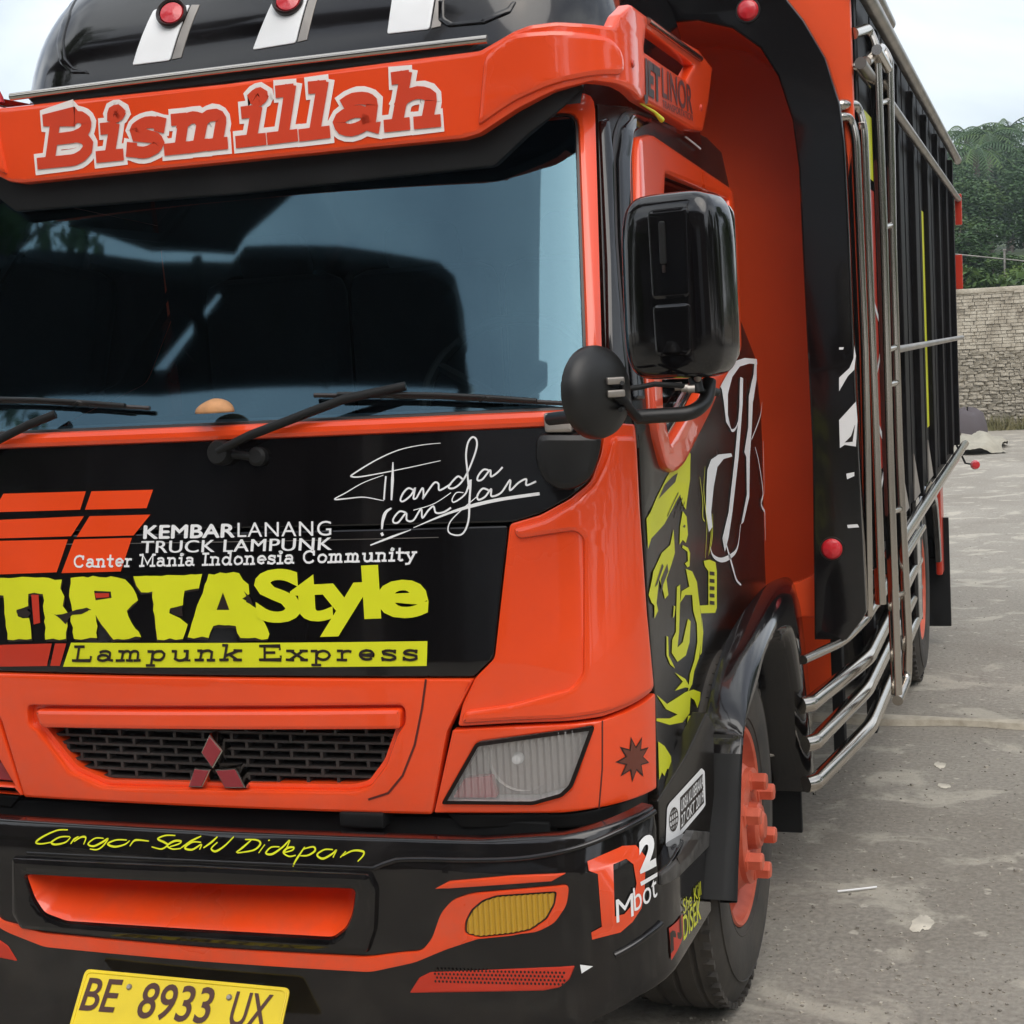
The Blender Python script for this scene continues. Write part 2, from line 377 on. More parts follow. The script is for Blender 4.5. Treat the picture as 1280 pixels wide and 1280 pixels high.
# slab serif stroke alphabet (cap height 1, x height .68)
def arc(cx, cy, rx, ry, a0, a1, n=12):
    return [(cx + rx * cos(radians(a0 + (a1 - a0) * i / n)), cy + ry * sin(radians(a0 + (a1 - a0) * i / n))) for i in range(n + 1)]
def ser(x, y, h=.14): return [(x - h, y), (x + h, y)]
def _m(x0, n=3, wd=.30):
    r = [[(x0, .04), (x0, .66)], ser(x0 - .04, .05), [(x0 - .14, .64), (x0, .64)]]
    for i in range(1, n):
        x = x0 + wd * i; r += [arc(x - wd / 2, .48, wd / 2, .17, 180, 0, 8) + [(x, .04)], ser(x, .05, .11)]
    return r
G = {
 'B': (.86, [[(.16, .04), (.16, .96)], [(0, .95), (.45, .95)] + arc(.45, .74, .22, .21, 90, -90), [(.16, .53), (.48, .53)] + arc(.5, .29, .24, .24, 90, -90) + [(0, .05)]]),
 'C': (.86, [arc(.42, .5, .34, .46, 40, 320, 20), [(.68, .66), (.68, .94)]]),
 'D': (.9, [[(.16, .04), (.16, .96)], [(0, .95), (.4, .95)] + arc(.4, .5, .34, .45, 90, -90) + [(0, .05)]]),
 'E': (.82, [[(.16, .04), (.16, .96)], [(0, .95), (.68, .95), (.68, .74)], [(.16, .51), (.5, .51)], [(0, .05), (.7, .05), (.7, .28)]]),
 'I': (.44, [[(.2, .04), (.2, .96)], ser(.2, .95, .18), ser(.2, .05, .18)]),
 'L': (.76, [[(.16, .04), (.16, .96)], ser(.18, .95, .18), [(0, .05), (.66, .05), (.66, .3)]]),
 'M': (1.1, [[(.16, .04), (.18, .96), (.52, .2), (.86, .96), (.88, .04)], [(0, .95), (.2, .95)], [(.84, .95), (1.04, .95)], ser(.16, .05, .15), ser(.88, .05, .15)]),
 'a': (.66, [arc(.28, .5, .2, .16, 150, 0, 8) + [(.48, .1), (.6, .05)], arc(.26, .22, .19, .18, 0, 360, 16)]),
 'b': (.7, [[(.14, .04), (.14, 1)], [(0, .97), (.14, .97)], arc(.36, .34, .2, .3, 180, -180, 16)]),
 'c': (.6, [arc(.32, .35, .24, .3, 45, 315, 14), [(.5, .45), (.5, .64)]]),
 'd': (.72, [[(.54, .05), (.54, 1)], [(.4, .97), (.54, .97)], [(.54, .05), (.66, .05)], arc(.3, .34, .22, .3, 0, 360, 16)]),
 'e': (.64, [[(.1, .37), (.54, .37)] + arc(.32, .37, .22, .29, 0, 310, 16)]),
 'h': (.78, [[(.16, .04), (.16, 1)], [(.02, .97), (.16, .97)], arc(.36, .46, .2, .18, 180, 0, 8) + [(.56, .04)], ser(.16, .05, .13), ser(.56, .05, .13)]),
 'i': (.4, [[(.2, .04), (.2, .65)], [(.04, .63), (.2, .63)], ser(.2, .05, .17), arc(.2, .91, .06, .06, 0, 360, 10)]),
 'k': (.78, [[(.16, .04), (.16, 1)], [(.02, .97), (.16, .97)], [(.56, .62), (.18, .3)], [(.3, .4), (.58, .05)], ser(.14, .05, .13), ser(.6, .05, .12), ser(.55, .63, .12)]),
 'l': (.4, [[(.2, .04), (.2, 1)], [(.04, .97), (.2, .97)], ser(.2, .05, .17)]),
 'm': (.98, _m(.18, 3, .28)), 'n': (.74, _m(.18, 2, .36)),
 'o': (.66, [arc(.32, .35, .24, .3, 0, 360, 18)]),
 'p': (.72, [[(.16, -.3), (.16, .64)], [(.0, .63), (.16, .63)], arc(.38, .35, .21, .29, 180, -180, 16), ser(.16, -.28, .14)]),
 'r': (.56, [[(.18, .04), (.18, .64)], [(.04, .63), (.18, .63)], arc(.36, .42, .18, .2, 180, 60, 6), ser(.18, .05, .15)]),
 's': (.58, [arc(.28, .5, .19, .15, 20, 200, 9) + arc(.28, .2, .2, .16, 60, -150, 11), [(.46, .5), (.46, .66)], [(.08, .04), (.08, .2)]]),
 't': (.5, [[(.2, .96), (.2, .16)] + arc(.32, .16, .12, .12, 180, 320, 6), [(.02, .64), (.42, .64)]]),
 'u': (.76, [[(.16, .62)] + arc(.36, .2, .2, .16, 180, 300, 7) + [(.56, .2)], [(.56, .66), (.56, .05), (.68, .05)], [(.03, .63), (.16, .63)], [(.43, .63), (.56, .63)]]),
 'x': (.7, [[(.1, .64), (.56, .05)], [(.54, .64), (.1, .05)], ser(.1, .63, .11), ser(.55, .63, .11), ser(.1, .05, .11), ser(.56, .05, .11)]),
 'y': (.7, [[(.1, .62), (.34, .08)], [(.56, .62), (.26, -.22), (.08, -.26)], ser(.1, .63, .12), ser(.55, .63, .12)]),
 ' ': (.4, []),
}
def slab(name, surf, text, bl, br, tl, m, parent, wd=.15, w_=.0015, gap=0.0, jag=0, su=.05):
    W = sum(G[c][0] + gap for c in text) - gap; f = affine(surf, bl, br, tl, W)
    o = Vector(f(0, 0)); unit = (Vector(f(0, 1)) - o).length; x = 0; ls = []
    for c in text:
        for st in G[c][1]:
            pts = [f(x + a + (random.uniform(-jag, jag)), b + random.uniform(-jag, jag)) for a, b in st]
            if len(pts) >= 2:                      # square caps
                a, b = Vector(pts[0]), Vector(pts[1]); pts[0] = tuple(a + (a - b).normalized() * unit * wd * .3)
                a, b = Vector(pts[-1]), Vector(pts[-2]); pts[-1] = tuple(a + (a - b).normalized() * unit * wd * .3)
            ls.append((pts, unit * wd))
        x += G[c][0] + gap
    return strokes(name, surf, ls, m, parent, w_, su)

def fillet(pts, r, n=5):
    pts = [Vector(p) for p in pts]; o = [pts[0]]
    for i in range(1, len(pts) - 1):
        p, a, b = pts[i], pts[i - 1], pts[i + 1]; d = min(r, (a - p).length * .48, (b - p).length * .48)
        A = p + (a - p).normalized() * d; B = p + (b - p).normalized() * d
        for j in range(n + 1):
            t = j / n; o.append(A * (1 - t) ** 2 + p * 2 * t * (1 - t) + B * t * t)
    o.append(pts[-1]); return o
def tube_bm(bm, pts, r, seg=12, cap=True):
    pts = [Vector(p) for p in pts]; rings = []; up = None
    for i, p in enumerate(pts):
        d = (pts[min(i + 1, len(pts) - 1)] - pts[max(i - 1, 0)]).normalized()
        if up is None: up = d.orthogonal().normalized()
        up = (up - d * up.dot(d)).normalized(); sd_ = d.cross(up); rr = r[i] if isinstance(r, (list, tuple)) else r
        rings.append([bm.verts.new(p + up * cos(2 * pi * j / seg) * rr + sd_ * sin(2 * pi * j / seg) * rr) for j in range(seg)])
    for a, b in zip(rings, rings[1:]):
        for j in range(seg): bm.faces.new((a[j], a[(j + 1) % seg], b[(j + 1) % seg], b[j]))
    if cap: bm.faces.new(rings[0][::-1]); bm.faces.new(rings[-1])
def tube(name, pts, r, m, parent=None, fr=0, seg=12):
    bm = bmesh.new(); tube_bm(bm, fillet(pts, fr) if fr else pts, r, seg); return finish(bm, name, mm(m), parent, sharp=50)
def box_bm(bm, c, s, rot=None, bevel=0):
    r = bmesh.ops.create_cube(bm, size=1); vs = r['verts']
    mt = Matrix.Translation(Vector(c)) @ (rot.to_4x4() if rot else Matrix()) @ Matrix.Diagonal((*s, 1))
    for v in vs: v.co = mt @ v.co
    if bevel:
        es = list({e for v in vs for e in v.link_edges}); bmesh.ops.bevel(bm, geom=es, offset=bevel, segments=2, affect='EDGES', profile=.5)
def box(name, c, s, m, parent=None, bevel=.004, rot=None):
    bm = bmesh.new(); box_bm(bm, c, s, rot, bevel); return finish(bm, name, mm(m), parent, wn=True)
def lathe(name, prof, c, axis, m, parent, seg=48, sharp=30):
    """profile (radius, offset along axis)"""
    axis = Vector(axis).normalized(); u = axis.orthogonal().normalized(); v = axis.cross(u); bm = bmesh.new(); c = Vector(c); rings = []
    for r, h in prof:
        if r < 1e-5: rings.append([bm.verts.new(c + axis * h)])
        else: rings.append([bm.verts.new(c + axis * h + (u * cos(2 * pi * j / seg) + v * sin(2 * pi * j / seg)) * r) for j in range(seg)])
    for a, b in zip(rings, rings[1:]):
        for j in range(seg):
            k_ = (j + 1) % seg
            if len(a) == 1: bm.faces.new((a[0], b[k_], b[j]))
            elif len(b) == 1: bm.faces.new((a[j], a[k_], b[0]))
            else: bm.faces.new((a[j], a[k_], b[k_], b[j]))
    return finish(bm, name, mm(m), parent, sharp=sharp)
def loft(name, rows, m, parent, closed=False, sharp=40, cap=False):
    bm = bmesh.new(); R_ = [[bm.verts.new(p) for p in r] for r in rows]
    for a, b in zip(R_, R_[1:]):
        n = len(a)
        for j in range(n if closed else n - 1): bm.faces.new((a[j], a[(j + 1) % n], b[(j + 1) % n], b[j]))
    if cap: bm.faces.new(R_[0][::-1]); bm.faces.new(R_[-1])
    return finish(bm, name, mm(m), parent, sharp=sharp, recalc=closed)
# ------------------------------------------------------------------ ground, wall, hill
def shader(name):
    m = bpy.data.materials.new(name); m.use_nodes = True; return m, m.node_tree, m.node_tree.nodes['Principled BSDF']
def nn(t, kind, **k):
    n = t.nodes.new(kind)
    for a, b in k.items():
        if a in n.inputs.keys() if hasattr(n.inputs, 'keys') else False: n.inputs[a].default_value = b
        else: setattr(n, a, b)
    return n
def noise(t, vec, scale, detail=5, dist=0, rough=.55):
    n = t.nodes.new('ShaderNodeTexNoise'); n.inputs['Scale'].default_value = scale; n.inputs['Detail'].default_value = detail
    n.inputs['Distortion'].default_value = dist; n.inputs['Roughness'].default_value = rough; t.links.new(vec, n.inputs['Vector']); return n.outputs['Fac']
def ramp(t, fac, stops):
    r = t.nodes.new('ShaderNodeValToRGB'); e = r.color_ramp.elements
    while len(e) < len(stops): e.new(.5)
    for i, (p, c) in enumerate(stops): e[i].position = p; e[i].color = (*c, 1) if len(c) == 3 else c
    t.links.new(fac, r.inputs[0]); return r.outputs[0]
def mixc(t, f, a, b):
    m = t.nodes.new('ShaderNodeMix'); m.data_type = 'RGBA'
    for s_, v in (('Factor', f), ('A', a), ('B', b)):
        if isinstance(v, (tuple, float, int)): m.inputs[s_].default_value = (*v, 1) if isinstance(v, tuple) else v
        else: t.links.new(v, m.inputs[s_])
    return m.outputs['Result']
def bump_(t, p, h, strength, dist):
    b = t.nodes.new('ShaderNodeBump'); b.inputs['Strength'].default_value = strength; b.inputs['Distance'].default_value = dist
    t.links.new(h, b.inputs['Height']); t.links.new(b.outputs[0], p.inputs['Normal'])
m, t, p = shader('worn_concrete'); co = t.nodes.new('ShaderNodeTexCoord').outputs['Object']
base = ramp(t, noise(t, co, .8, 6, .6), [(.3, (.31, .275, .225)), (.5, (.38, .345, .290)), (.7, (.45, .41, .345))])
fine = ramp(t, noise(t, co, 60, 6), [(.33, (.42, .42, .42)), (.66, (1, 1, 1))])
mu = t.nodes.new('ShaderNodeMix'); mu.data_type = 'RGBA'; mu.blend_type = 'MULTIPLY'; mu.inputs['Factor'].default_value = .5
t.links.new(base, mu.inputs['A']); t.links.new(fine, mu.inputs['B'])
patch = ramp(t, noise(t, co, 3.1, 7, .5, .6), [(.545, (0, 0, 0)), (.62, (.52, .52, .52))])
c = mixc(t, patch, mu.outputs['Result'], (.62, .57, .47))
dp = ramp(t, noise(t, co, 14, 6, .2, .6), [(.63, (0, 0, 0)), (.69, (.8, .8, .8))])
c = mixc(t, dp, c, (.60, .55, .46))
vc = t.nodes.new('ShaderNodeTexVoronoi'); vc.feature = 'DISTANCE_TO_EDGE'; vc.inputs['Scale'].default_value = .42
wv = t.nodes.new('ShaderNodeVectorMath'); wv.operation = 'MULTIPLY_ADD'; nzz = t.nodes.new('ShaderNodeTexNoise'); nzz.inputs['Scale'].default_value = 2.2; nzz.inputs['Detail'].default_value = 8; t.links.new(co, nzz.inputs['Vector'])
t.links.new(nzz.outputs['Color'], wv.inputs[0]); wv.inputs[1].default_value = (.9, .9, .9); t.links.new(co, wv.inputs[2]); t.links.new(wv.outputs[0], vc.inputs['Vector'])
c = mixc(t, ramp(t, vc.outputs['Distance'], [(.0, (.25, .25, .25)), (.003, (0, 0, 0))]), c, (.10, .085, .065))
stn = ramp(t, noise(t, co, 1.7, 8, .8, .65), [(.56, (0, 0, 0)), (.70, (.55, .55, .55))])
c = mixc(t, stn, c, (.21, .18, .14)); t.links.new(c, p.inputs['Base Color']); p.inputs['Roughness'].default_value = .85
bump_(t, p, noise(t, co, 45, 8, 0, .7), .9, .012); M['ground'] = m
bm = bmesh.new()
nx_, ny_ = 60, 80
xs = [-60 + 120 * i / nx_ for i in range(nx_ + 1)]; ys = [-30 + 140 * j / ny_ for j in range(ny_ + 1)]
vs = [[bm.verts.new((x, y, 0 if y < 60 else 0)) for x in xs] for y in ys]
for a, b in zip(vs, vs[1:]):
    for i in range(nx_): bm.faces.new((a[i], a[i + 1], b[i + 1], b[i]))
tag(finish(bm, 'ground', M['ground']), kind='structure')
# raised joint of mortar between the two slabs
m, t, p = shader('mortar'); co = t.nodes.new('ShaderNodeTexCoord').outputs['Object']
t.links.new(ramp(t, noise(t, co, 12, 6), [(.3, (.30, .26, .20)), (.6, (.52, .47, .38))]), p.inputs['Base Color']); p.inputs['Roughness'].default_value = .9
bump_(t, p, noise(t, co, 60, 6), .6, .006); M['mortar'] = m
bm = bmesh.new(); rows = []
for i in range(121):
    x = -1.5 + 9.5 * i / 120; a = .030 + .012 * math.sin(x * 9) + random.uniform(-.006, .006); yc = 3.36 - .02 * x + .02 * sin(x * 3)
    h = .022
    rows.append([bm.verts.new((x, yc + q * a * 1.5, z)) for q, z in ((-1, .001), (-.75, h), (-.2, h * 1.25), (.3, h * 1.2), (.8, h * .9), (1.1, .001))])
for a, b in zip(rows, rows[1:]):
    for j in range(5): bm.faces.new((a[j], a[j + 1], b[j + 1], b[j]))
tag(finish(bm, 'slab_joint', M['mortar']), kind='structure')
# stray patches of dried mortar on the slab
M['splash'] = mat('dried_mortar', (.60, .55, .455), .9, bump=.4, bscale=40, bdist=.004, var=.2, vscale=12)
def blob(cx, cy, r, ry, name='mortar_patch', label=None):
    bm = bmesh.new(); n = 140; ph = [random.uniform(0, 6.28) for _ in range(6)]
    def rad(a): return 1 + .22 * sin(2 * a + ph[0]) + .10 * sin(3 * a + ph[1]) + .07 * sin(7 * a + ph[2]) + .04 * sin(11 * a + ph[3]) + .025 * sin(19 * a + ph[4])
    o = [bm.verts.new((r * rad(2 * pi * i / n) * cos(2 * pi * i / n), ry * rad(2 * pi * i / n) * sin(2 * pi * i / n), .0005)) for i in range(n)]
    q = [bm.verts.new((v.co.x * .97, v.co.y * .97, .0012)) for v in o]; c_ = bm.verts.new((0, 0, .0014))
    for i in range(n):
        j = (i + 1) % n; bm.faces.new((o[i], o[j], q[j], q[i])); bm.faces.new((q[i], q[j], c_))
    return finish(bm, name, M['splash'], loc=(cx, cy, .001))
spl = [((1175, 898), .07, .04, 'small'), ((1180, 983), .018, .013, 'x'), ((1063, 950), .10, .10, 'x'), ((1152, 1155), .022, .03, 'x'), ((1060, 1075), .05, .08, 'x'), ((1262, 1235), .05, .06, 'x'), ((1090, 1270), .045, .035, 'x'), ((1070, 1155), .05, .05, 'x'), ((980, 1180), .07, .06, 'x'), ((1175, 957), .016, .02, 'x')]
lbl = ['pale mortar patch on the concrete just this side of the slab joint', 'small round pale mortar spot in the open concrete right of the pipes', 'broad tan mortar patch beside the lowest side pipe behind the mudflap',
       'small round pale spot in the middle of the lower right concrete', 'pale mortar patch right of the front mudflap foot', 'pale mortar splash cut by the right edge of the photo', 'pale mortar splash at the very bottom edge of the photo',
       'pale mortar patch in the concrete right of the wheel nuts', 'wide tan mortar patch next to the front tyre', 'tiny upper pale spot beyond the broad tan patch']
keep = {1, 3, 9}
for k_, (((a, b), r, ry, _), lb) in enumerate(zip(spl, lbl)):
    if k_ not in keep: continue
    P_ = at(a, b, 2, 0); tag(blob(P_.x, P_.y, r, ry * 2.2), lb, 'mortar patch', 'dried mortar patches on the concrete')
P_ = at(1070, 1115, 2, 0); tag(tube('straw', [(P_.x - .045, P_.y - .02, .006), (P_.x, P_.y, .007), (P_.x + .05, P_.y + .03, .006)], .0028, 'white', seg=8), 'thin white straw lying on the concrete right of the front wheel', 'straw')

bm = bmesh.new()
for i in range(2600):
    y = 10 ** random.uniform(-.3, 1.05) - .2; x = random.uniform(.7, 1.2 + y * .35); s_ = random.uniform(.0015, .005) * (2 if i % 60 == 0 else 1)
    box_bm(bm, (x, y, s_ * .3), (s_ * 1.5, s_, s_ * .8), Matrix.Rotation(random.uniform(0, 6), 3, 'Z'))
M['grit'] = mat('grit', (.36, .33, .28), .95, var=.5, vscale=30)
tag(finish(bm, 'grit', M['grit'], sharp=5), 'loose grit and small chips scattered over the concrete', 'grit', kind='stuff')
# retaining wall of rough stone, built in courses
m, t, p = shader('wall_stone'); co = t.nodes.new('ShaderNodeTexCoord').outputs['Object']
t.links.new(ramp(t, noise(t, co, 4.5, 7, .4), [(.3, (.30, .26, .20)), (.5, (.46, .41, .325)), (.7, (.60, .55, .45))]), p.inputs['Base Color']); p.inputs['Roughness'].default_value = .95
bump_(t, p, noise(t, co, 30, 7), .7, .02); M['stone'] = m
M['joint'] = mat('wall_mortar', (.34, .30, .24), .95, bump=.3, bscale=30, var=.25)
wall = empty('retaining_wall', (0, 20.8, 0)); tag(wall, 'low rough grey stone retaining wall behind the yard under the trees', 'wall')
bm = bmesh.new(); box_bm(bm, (0, .18, .94), (60, .3, 1.88)); finish(bm, 'backing', M['joint'], wall)
bm = bmesh.new(); box_bm(bm, (0, .17, 1.93), (60, .44, .07), bevel=.01); finish(bm, 'coping', M['stone'], wall)
protos = []
for k_ in range(10):
    bm = bmesh.new(); box_bm(bm, (0, 0, 0), (1, .1, 1)); bmesh.ops.subdivide_edges(bm, edges=bm.edges[:], cuts=1)
    for v in bm.verts: v.co += Vector((random.uniform(-.05, .05), random.uniform(-.015, .015), random.uniform(-.12, .12)))
    me = bpy.data.meshes.new('stone'); bm.to_mesh(me); bm.free(); me.materials.append(M['stone']); protos.append(me)
rest = bmesh.new(); z = .02; row = 0; near = 0
while z < 1.88:
    h = random.uniform(.034, .058); x = -3.0 + random.uniform(0, .2)
    while x < 7:
        wd = random.uniform(.05, .17)
        if .2 < x < 1.6 and near < 290 and row % 1 == 0:
            o = bpy.data.objects.new('stone', random.choice(protos)); COL.objects.link(o); o.parent = wall
            o.location = (x + wd / 2, random.uniform(.0, .03), z + h / 2); o.scale = (wd * .95, 1, h * .9); near += 1
        else: box_bm(rest, (x + wd / 2, random.uniform(.0, .03), z + h / 2), (wd * .95, .1, h * .88))
        x += wd
    z += h; row += 1
tag(finish(rest, 'stone_courses', M['stone'], wall, sharp=10), kind='stuff')

# foliage
def leafmat(name, a, b, tr=.25):
    m = bpy.data.materials.new(name); m.use_nodes = True; t = m.node_tree; p = t.nodes['Principled BSDF']
    g = t.nodes.new('ShaderNodeObjectInfo'); co = t.nodes.new('ShaderNodeTexCoord').outputs['Object']
    c = ramp(t, noise(t, co, 1.1, 4), [(.3, a), (.7, b)]); t.links.new(c, p.inputs['Base Color']); p.inputs['Roughness'].default_value = .6
    p.inputs['Specular IOR Level'].default_value = .25
    return m
LM = [leafmat('leaf_deep', (.028, .064, .022), (.058, .110, .034)), leafmat('leaf_mid', (.050, .100, .027), (.095, .155, .042)), leafmat('leaf_light', (.085, .15, .032), (.15, .215, .052))]
M['bark'] = mat('bark', (.11, .09, .07), .9, bump=.6, bscale=18, bdist=.02, var=.3)
def crown_bm(bm, h, rad, n, size, base=.25, lumps=9):
    Ls = [(Vector((random.uniform(-.55, .55) * rad, random.uniform(-.55, .55) * rad, h * random.uniform(base + .12, .92))), rad * random.uniform(.32, .58)) for _ in range(lumps)]
    for i in range(n):
        c, r = random.choice(Ls); d = Vector((random.gauss(0, 1), random.gauss(0, 1), random.gauss(0, .8))).normalized()
        q = c + d * r * random.uniform(.55, 1.08); s_ = size * random.uniform(.6, 1.4)
        u = Vector((random.gauss(0, 1), random.gauss(0, 1), random.gauss(0, .5))).normalized(); v = u.cross(Vector((random.gauss(0, 1), random.gauss(0, 1), random.gauss(0, 1)))).normalized()
        bm.faces.new([bm.verts.new(q + a) for a in (u * s_, v * s_ * .45, -u * s_, -v * s_ * .45)])
tproto = []
for k_ in range(5):
    h = [7, 8.5, 6.2, 7.6, 9][k_]
    bm = bmesh.new(); crown_bm(bm, h, 2.6, 9000, .12); me = bpy.data.meshes.new('crown'); bm.to_mesh(me); bm.free(); me.materials.append(LM[(0, 1, 2, 0, 1)[k_]])
    bm = bmesh.new(); tube_bm(bm, [(0, 0, -.5), (.1, 0, h * .3), (-.1, .1, h * .6), (0, 0, h * .85)], [.2, .16, .11, .04], 8)
    for q in range(6):
        a = q * 1.05; z0 = h * (.35 + .07 * q); tube_bm(bm, [(0, 0, z0), (cos(a) * .8, sin(a) * .8, z0 + .8), (cos(a) * 1.6, sin(a) * 1.6, z0 + 1.2)], [.08, .05, .02], 6)
    tm = bpy.data.meshes.new('trunk'); bm.to_mesh(tm); bm.free(); tm.materials.append(M['bark']); tproto.append((me, tm))
def hill_z(x, y): return max(0, y - 21) * .066
bm = bmesh.new(); rows = []
for j in range(30):
    y = 21.2 + j * 2.8; rows.append([bm.verts.new((x * 2.9 - 58, y, 1.35 + hill_z(0, y) + random.uniform(-.15, .15))) for x in range(41)])
for a, b in zip(rows, rows[1:]):
    for i in range(40): bm.faces.new((a[i], a[i + 1], b[i + 1], b[i]))
tag(finish(bm, 'hillside', mat('hillside_growth', (.03, .055, .018), .9, bump=.8, bscale=3, bdist=.2, var2=(.07, .10, .03), vscale=2)), kind='structure')
wh = ['behind the stone wall', 'low on the slope', 'part way up the slope', 'high on the slope', 'on the far ridge']
spots = []
for j, y in enumerate([23.8, 26.5, 30, 35, 41, 47, 54, 62, 72]):
    n = 7; span = (y + 3) * .12
    for i in range(n):
        x = 1.43 - (y + 2.6) * .06 + (i - 1.5 + random.uniform(-.25, .25)) * (.6 + y * .026) ; spots.append((x, y + random.uniform(-1, 1), j, i))
RANK = ('just behind the stone wall', 'in the second rank behind the wall', 'low on the slope', 'on the lower middle slope', 'half way up the slope', 'on the upper middle slope', 'high on the slope', 'just under the ridge', 'on the far ridge')
ORD = ('first', 'second', 'third', 'fourth', 'fifth', 'sixth', 'seventh')
LOOK = ('dark green rounded', 'mid green spreading', 'pale green loose', 'dark green broad', 'mid green tall')
HT = [7, 8.5, 6.2, 7.6, 9]; TOPPX = [318, 292, 268, 248, 232, 218, 206, 192, 182]
for i, (x, y, j, oi) in enumerate(spots):
    v_ = random.randrange(5); me, tm = tproto[v_]; zt_ = 1.45 + (y + 2.6) * (405 - TOPPX[j] + random.uniform(-16, 16)) / 2000
    s_ = max(.16, (zt_ - 1.2 - hill_z(0, y)) / HT[v_]) * random.uniform(.95, 1.1)
    r = empty('leafy_tree', (x, y, zt_ - HT[v_] * s_ * .96), random.uniform(0, 6)); s2 = max(s_, .30 + j * .05); r.scale = (s2, s2, s_)
    link('crown', me, None, r); link('trunk', tm, None, r)
    tag(r, f"{LOOK[v_]} tree {RANK[j]}, {ORD[oi]} from the truck side", 'tree', 'leafy trees on the hillside')
# palms on the ridge
def palm(x, y, h, fr_, label, s=1, group='palms along the ridge'):
    r = empty('palm_tree', (x, y, 1.3 + hill_z(x, y))); tag(r, label, 'palm tree', group)
    bm = bmesh.new(); tube_bm(bm, [(0, 0, -.5), (.15, 0, h * .5), (.1, .1, h)], [.16, .12, .09], 8); finish(bm, 'trunk', M['bark'], r)
    for k_ in range(fr_):
        a = 2 * pi * k_ / fr_ + random.uniform(-.2, .2); up = random.uniform(.1, .9); Lh = random.uniform(1.7, 2.3) * s; bm = bmesh.new()
        pts = [Vector((.1 + cos(a) * Lh * q, .1 + sin(a) * Lh * q, h + Lh * (up * q - 1.05 * q * q))) for q in [i / 9 for i in range(10)]]
        tube_bm(bm, pts, [.03 * (1 - .08 * i) for i in range(10)], 4)
        for i in range(1, 10):
            for q in (0, .5):
                b0 = pts[i - 1].lerp(pts[i], q); d = (pts[i] - pts[i - 1]).normalized(); sdv = d.cross(Vector((0, 0, 1))).normalized(); ln = .5 * s * (1 - abs(i - 4) / 8)
                for sg in (1, -1):
                    tip = b0 + sdv * sg * ln * .8 + d * ln * .4 - Vector((0, 0, ln * .5)); bm.faces.new([bm.verts.new(v) for v in (b0, b0 + d * .07, tip)])
        finish(bm, 'frond', LM[k_ % 2], r)
for (a, b), y, h, lb in [((1204, 168), 60, 6.5, 'coconut palm standing just right of the truck body top'), ((1232, 172), 57, 6, 'coconut palm with drooping fronds in the middle of the ridge'), ((1258, 160), 62, 7, 'coconut palm nearest the right edge of the photo'), ((1215, 190), 50, 5, 'shorter coconut palm lower down the slope')]:
    P_ = at(a, b, 1, y); palm(P_.x, y, P_.z - 1.3 - hill_z(0, y), 13, lb)
# broad leaved plant on top of the wall
r = empty('banana_plant', (1.02, 21.9, 1.7)); tag(r, 'bright green broad leaved plant growing right behind the stone wall', 'plant')
for k_ in range(11):
    a = k_ * .6; bm = bmesh.new(); Lh = random.uniform(.5, .8); q0 = []
    rows = []
    for i in range(8):
        q = i / 7; c = Vector((cos(a) * Lh * q, sin(a) * Lh * q, .1 + Lh * (1.0 * q - .8 * q * q))); sdv = Vector((-sin(a), cos(a), 0)) * .085 * sin(pi * (q * .9 + .08)); rows.append([c - sdv, c + Vector((0, 0, -.015)), c + sdv])
    loft('leaf', rows, None, r).data.materials.append(LM[2])
bm = bmesh.new()
for i in range(5200):
    x = random.uniform(-2, 6); y = 20.62 + random.uniform(-.35, .03); h = random.uniform(.06, .24) * (1 if y > 20.4 else .5); a = random.uniform(0, 6.3)
    b0 = Vector((x, y, 0)); d = Vector((cos(a), sin(a), 0)) * .012; bm.faces.new([bm.verts.new(v) for v in (b0 - d, b0 + d, b0 + Vector((random.uniform(-.05, .05), random.uniform(-.05, .05), h)))])
tag(finish(bm, 'grass', mat('dry_grass', (.10, .10, .035), .8, var2=(.22, .19, .09), vscale=3)), 'strip of dry yellow green grass along the foot of the stone wall', 'grass', kind='stuff')
bm = bmesh.new()
for i in range(3500):
    x = random.uniform(-1, 4); y = 21.15 + random.uniform(0, .8); s_ = random.uniform(.04, .1); q = Vector((x, y, 1.9 + random.uniform(0, .30) + .12 * sin(x * 5)))
    u = Vector((random.gauss(0, 1), random.gauss(0, 1), random.gauss(0, .6))).normalized() * s_; v = u.cross(Vector((random.gauss(0, 1), random.gauss(0, 1), 1))).normalized() * s_ * .5
    bm.faces.new([bm.verts.new(q + a) for a in (u, v, -u, -v)])
tag(finish(bm, 'shrubbery', LM[1]), 'low green undergrowth spilling along the top of the stone wall', 'undergrowth', kind='stuff')
pl = empty('power_line', (0, 24, 0)); tag(pl, 'thin sagging wire strung across in front of the trees', 'wire')
P1, P2 = at(1195, 318, 1, 24), at(1285, 327, 1, 24)
dd = (P2 - P1); tube('cable', [P1 - dd * 3 - Vector((0, 24, 0)), P1 - Vector((0, 24, 0)), P2 - Vector((0, 24, 0)), P2 + dd * 3 - Vector((0, 24, 0))], .012, 'steel2', pl, seg=6)
P1 = at(1256, 330, 1, 23); up_ = empty('utility_pole', (P1.x, 23, 1.5)); tag(up_, 'slim grey pole standing behind the wall before the trees', 'pole')
tube('shaft', [(0, 0, 0), (0, 0, 1.05)], .018, 'steel2', up_, seg=8); box('cap', (0, 0, 1.06), (.05, .05, .03), 'steel2', up_)

